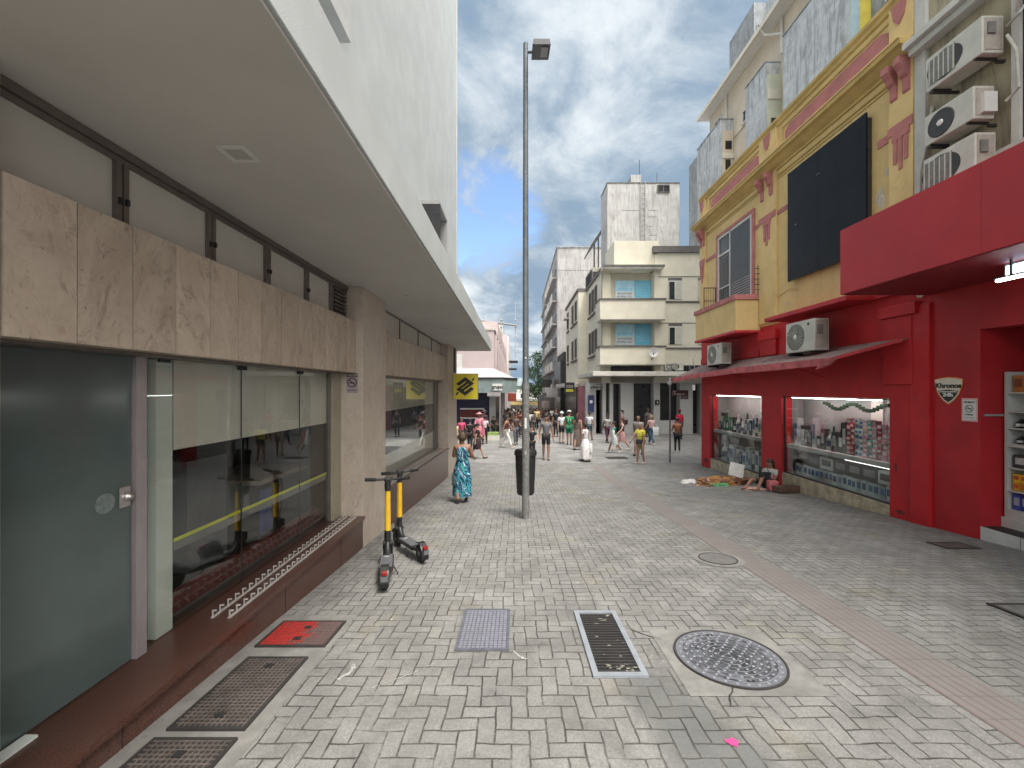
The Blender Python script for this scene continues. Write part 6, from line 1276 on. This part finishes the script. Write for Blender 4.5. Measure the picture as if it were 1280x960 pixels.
def lump(name, label, cat, x, y, sx, sy, sz, m, seed, rz=0, lift=0):
    random.seed(seed); t = MB(); r = bmesh.ops.create_icosphere(t.b, subdivisions=4, radius=1)
    from mathutils import noise as nz
    for v in r['verts']:
        n = nz.noise(v.co * 2.2 + V((seed, 0, 0))) * .35 + nz.noise(v.co * 5 + V((seed, 3, 0))) * .18
        v.co = V((v.co.x * sx * (1 + n), v.co.y * sy * (1 + n), max(0, v.co.z * sz * (1 + n * 1.6) + sz * .35)))
    o = t.build(name, m, None, True); o.location = (x, y, gz(y) + lift); o.rotation_euler.z = rz; return tag(o, label, cat)
def blanketm():
    m, t, b = newmat('brown_gold_blanket'); v = coords(t); c = t.mix(t.ramp(t.noise(v, 4, 4, .6), .45, .55), (.30, .145, .035), (.11, .04, .025)); c = t.mix(t.ramp(t.noise(v, 9, 2), .6, .66), c, (.45, .33, .22)); t.link(c, b.inputs['Base Color']); b.inputs['Roughness'].default_value = .9; return m
lump('blanket_pile', 'crumpled brown and gold blanket pile on the ground beside the seated woman', 'blanket', 6.25, 12.5, .95, .42, .15, blanketm(), 3, R(20))
lump('white_cloth', 'flat white cloth spread at the left end of the blanket pile', 'cloth', 5.55, 12.75, .5, .3, .05, cloth((.6, .58, .56)), 5, R(10))
lump('green_cloth', 'small green and pale cloth bundle in front of the blanket pile', 'cloth', 5.9, 12.1, .3, .16, .07, cloth((.12, .35, .16), var=.6), 6)
lump('pale_cloth', 'small pinkish crumpled cloth at the seated woman\'s feet', 'cloth', 6.55, 11.35, .26, .14, .06, cloth((.55, .36, .30)), 8)
o = B('cardboard_sheet', mat('white_card', (.55, .56, .54), .7, .15, 6), None, (-.2, .2, -.015, .015, 0, .42)); o.location = (6.62, 12.55, gz(12.5) + .2); o.rotation_euler = (R(-25), R(12), R(-20)); tag(o, 'tilted white sheet leaning on the blanket behind the seated woman', 'sheet')
o = MB().box(-.3, .3, -.16, .16, 0, .17, .02).build('rolled_mat', mat('brown_mat', (.09, .05, .035), .9, .3, 6), None); o.location = (7.1, 10.95, gz(10.95) + .01); o.rotation_euler = (-SL, 0, R(8)); tag(o, 'flat dark brown bundle on the ground right of the seated woman', 'bundle')
bag('pink and red bag held beside the seated woman', 'fabric_bag', 0, 0, 0, (.26, .2, .26), (.45, .12, .14), x=6.85, y=11.12, z=gz(11.12) + .03)
bag('black bag on the seated woman\'s lap', 'lap_bag', 0, 0, 0, (.3, .16, .2), (.015, .015, .015), x=6.78, y=11.33, z=gz(11.4) + .30)
# ---- turn every modifier result into plain meshes, then copy the crowd
bpy.context.view_layer.update(); dg = bpy.context.evaluated_depsgraph_get(); new = []
for o in BAKE:
    me = bpy.data.meshes.new_from_object(o.evaluated_get(dg)); new.append((o, me))
for o, me in new:
    o.modifiers.clear(); o.data = me
    if not any(o.name.startswith(n) for n in ('body_', )): pass
    for p in me.polygons: p.use_smooth = True
for _, q, x, y, hg, rz, lab in COPIES:
    c = copy_tree(base[q]); c.location = (x, y, gz(y)); c.rotation_euler.z = R(rz); c.scale = (hg / 1.73,) * 3; c['label'] = names[q] + ' in the distant crowd beyond the lamp'
# ================================================================== SKY, SUN, CAMERA
SUN_EL, SUN_AZ = 66, 140      # azimuth: degrees clockwise from +Y
w = bpy.data.worlds.new('World'); sc.world = w; w.use_nodes = True
t = NT(w); bg = w.node_tree.nodes['Background']
sky = t.node('ShaderNodeTexSky'); sky.sky_type = 'NISHITA'; sky.sun_disc = False; sky.sun_elevation = R(SUN_EL); sky.sun_rotation = R(SUN_AZ); sky.ozone_density = 2.5; sky.dust_density = .6
d = t.node('ShaderNodeTexCoord').outputs['Generated']
x, y, z = t.sep(d)
zz = t.m('MAXIMUM', z, .02); pz = t.m('ADD', zz, .35)
P2 = t.vec(t.m('DIVIDE', x, pz), t.m('DIVIDE', y, pz), 0)
off = t.node('ShaderNodeVectorMath'); off.operation = 'ADD'; t.link(P2, off.inputs[0]); off.inputs[1].default_value = (3.1, 1.7, 0.4); P3 = off.outputs[0]
n1 = t.noise(P3, 1.5, 9, .58, .35); n2 = t.noise(P3, 3.6, 8, .62, .5); n3 = t.noise(P3, .8, 3, .5)
# openings: blue patch low beyond the left building
def near(dx, dy, dz, a, b):
    v = V((dx, dy, dz)).normalized(); dt = t.m('ADD', t.m('ADD', t.m('MULTIPLY', x, v.x), t.m('MULTIPLY', y, v.y)), t.m('MULTIPLY', z, v.z)); return t.ramp(dt, math.cos(R(b)), math.cos(R(a)))
hole = near(-.085, 1, .41, 1, 11)
hole2 = near(-.6, -.4, .7, 5, 30)
cov = t.m('SUBTRACT', t.m('ADD', t.m('MULTIPLY', n1, .55), t.m('MULTIPLY', n2, .45)), t.m('MULTIPLY', hole, .19)); cov = t.m('SUBTRACT', cov, t.m('MULTIPLY', hole2, .03))
cf = t.ramp(cov, .27, .39)
br = near(.15, 1, .80, 2, 24)
shade = t.m('ADD', t.m('MULTIPLY', n1, .6), t.m('MULTIPLY', n2, .4)); shade = t.m('ADD', shade, t.m('MULTIPLY', br, .10)); low = t.m('SUBTRACT', 1, t.ramp(z, .05, .5)); shade = t.m('ADD', shade, t.m('MULTIPLY', low, .05))
cs = t.ramp(shade, .46, .66)
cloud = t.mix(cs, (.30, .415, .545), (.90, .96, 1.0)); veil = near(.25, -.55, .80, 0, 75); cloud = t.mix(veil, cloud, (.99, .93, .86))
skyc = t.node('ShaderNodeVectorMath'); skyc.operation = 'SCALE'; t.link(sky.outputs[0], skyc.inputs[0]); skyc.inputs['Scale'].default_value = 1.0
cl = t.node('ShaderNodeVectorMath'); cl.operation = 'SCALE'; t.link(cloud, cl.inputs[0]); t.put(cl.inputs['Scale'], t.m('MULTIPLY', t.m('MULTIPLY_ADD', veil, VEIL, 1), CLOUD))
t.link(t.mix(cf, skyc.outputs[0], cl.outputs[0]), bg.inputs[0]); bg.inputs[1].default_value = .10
sl = bpy.data.lights.new('sun', 'SUN'); sl.energy = SUNE; sl.angle = R(16); sl.color = (1, .95, .88); so = bpy.data.objects.new('sun', sl); COL.objects.link(so)
dv = V((math.sin(R(SUN_AZ)) * math.cos(R(SUN_EL)), math.cos(R(SUN_AZ)) * math.cos(R(SUN_EL)), math.sin(R(SUN_EL))))
so.rotation_euler = dv.to_track_quat('Z', 'Y').to_euler(); so.location = dv * 50
cam = bpy.data.cameras.new('camera'); co = bpy.data.objects.new('camera', cam); COL.objects.link(co); sc.camera = co
co.location = (0, 0, 0); co.rotation_euler = (R(90), 0, 0); cam.sensor_width = 36; cam.lens = 36 * F / 1280; cam.shift_x = -5 / 1280; cam.shift_y = 7 / 1280; cam.clip_end = 3000; cam.clip_start = .05
sc.view_settings.view_transform = 'Standard'; sc.view_settings.look = 'None'; sc.view_settings.gamma = 1; sc.view_settings.exposure = EXPO
sc.render.engine = 'CYCLES'; sc.cycles.max_bounces = 6; sc.cycles.diffuse_bounces = 3; sc.cycles.glossy_bounces = 3; sc.cycles.transparent_max_bounces = 8; sc.cycles.caustics_reflective = False; sc.cycles.caustics_refractive = False
sc.cycles.use_denoising = True; sc.cycles.use_adaptive_sampling = True; sc.cycles.adaptive_threshold = .02
for o in list(sc.objects):     # keep every thing's geometry free of an accidental zero-size mesh
    if o.type == 'MESH' and not o.data.polygons: bpy.data.objects.remove(o)

for o in sc.objects:
    if 'label' in o and not 4 <= len(o['label'].split()) <= 16: print('LABEL', len(o['label'].split()), o.name, o['label'])
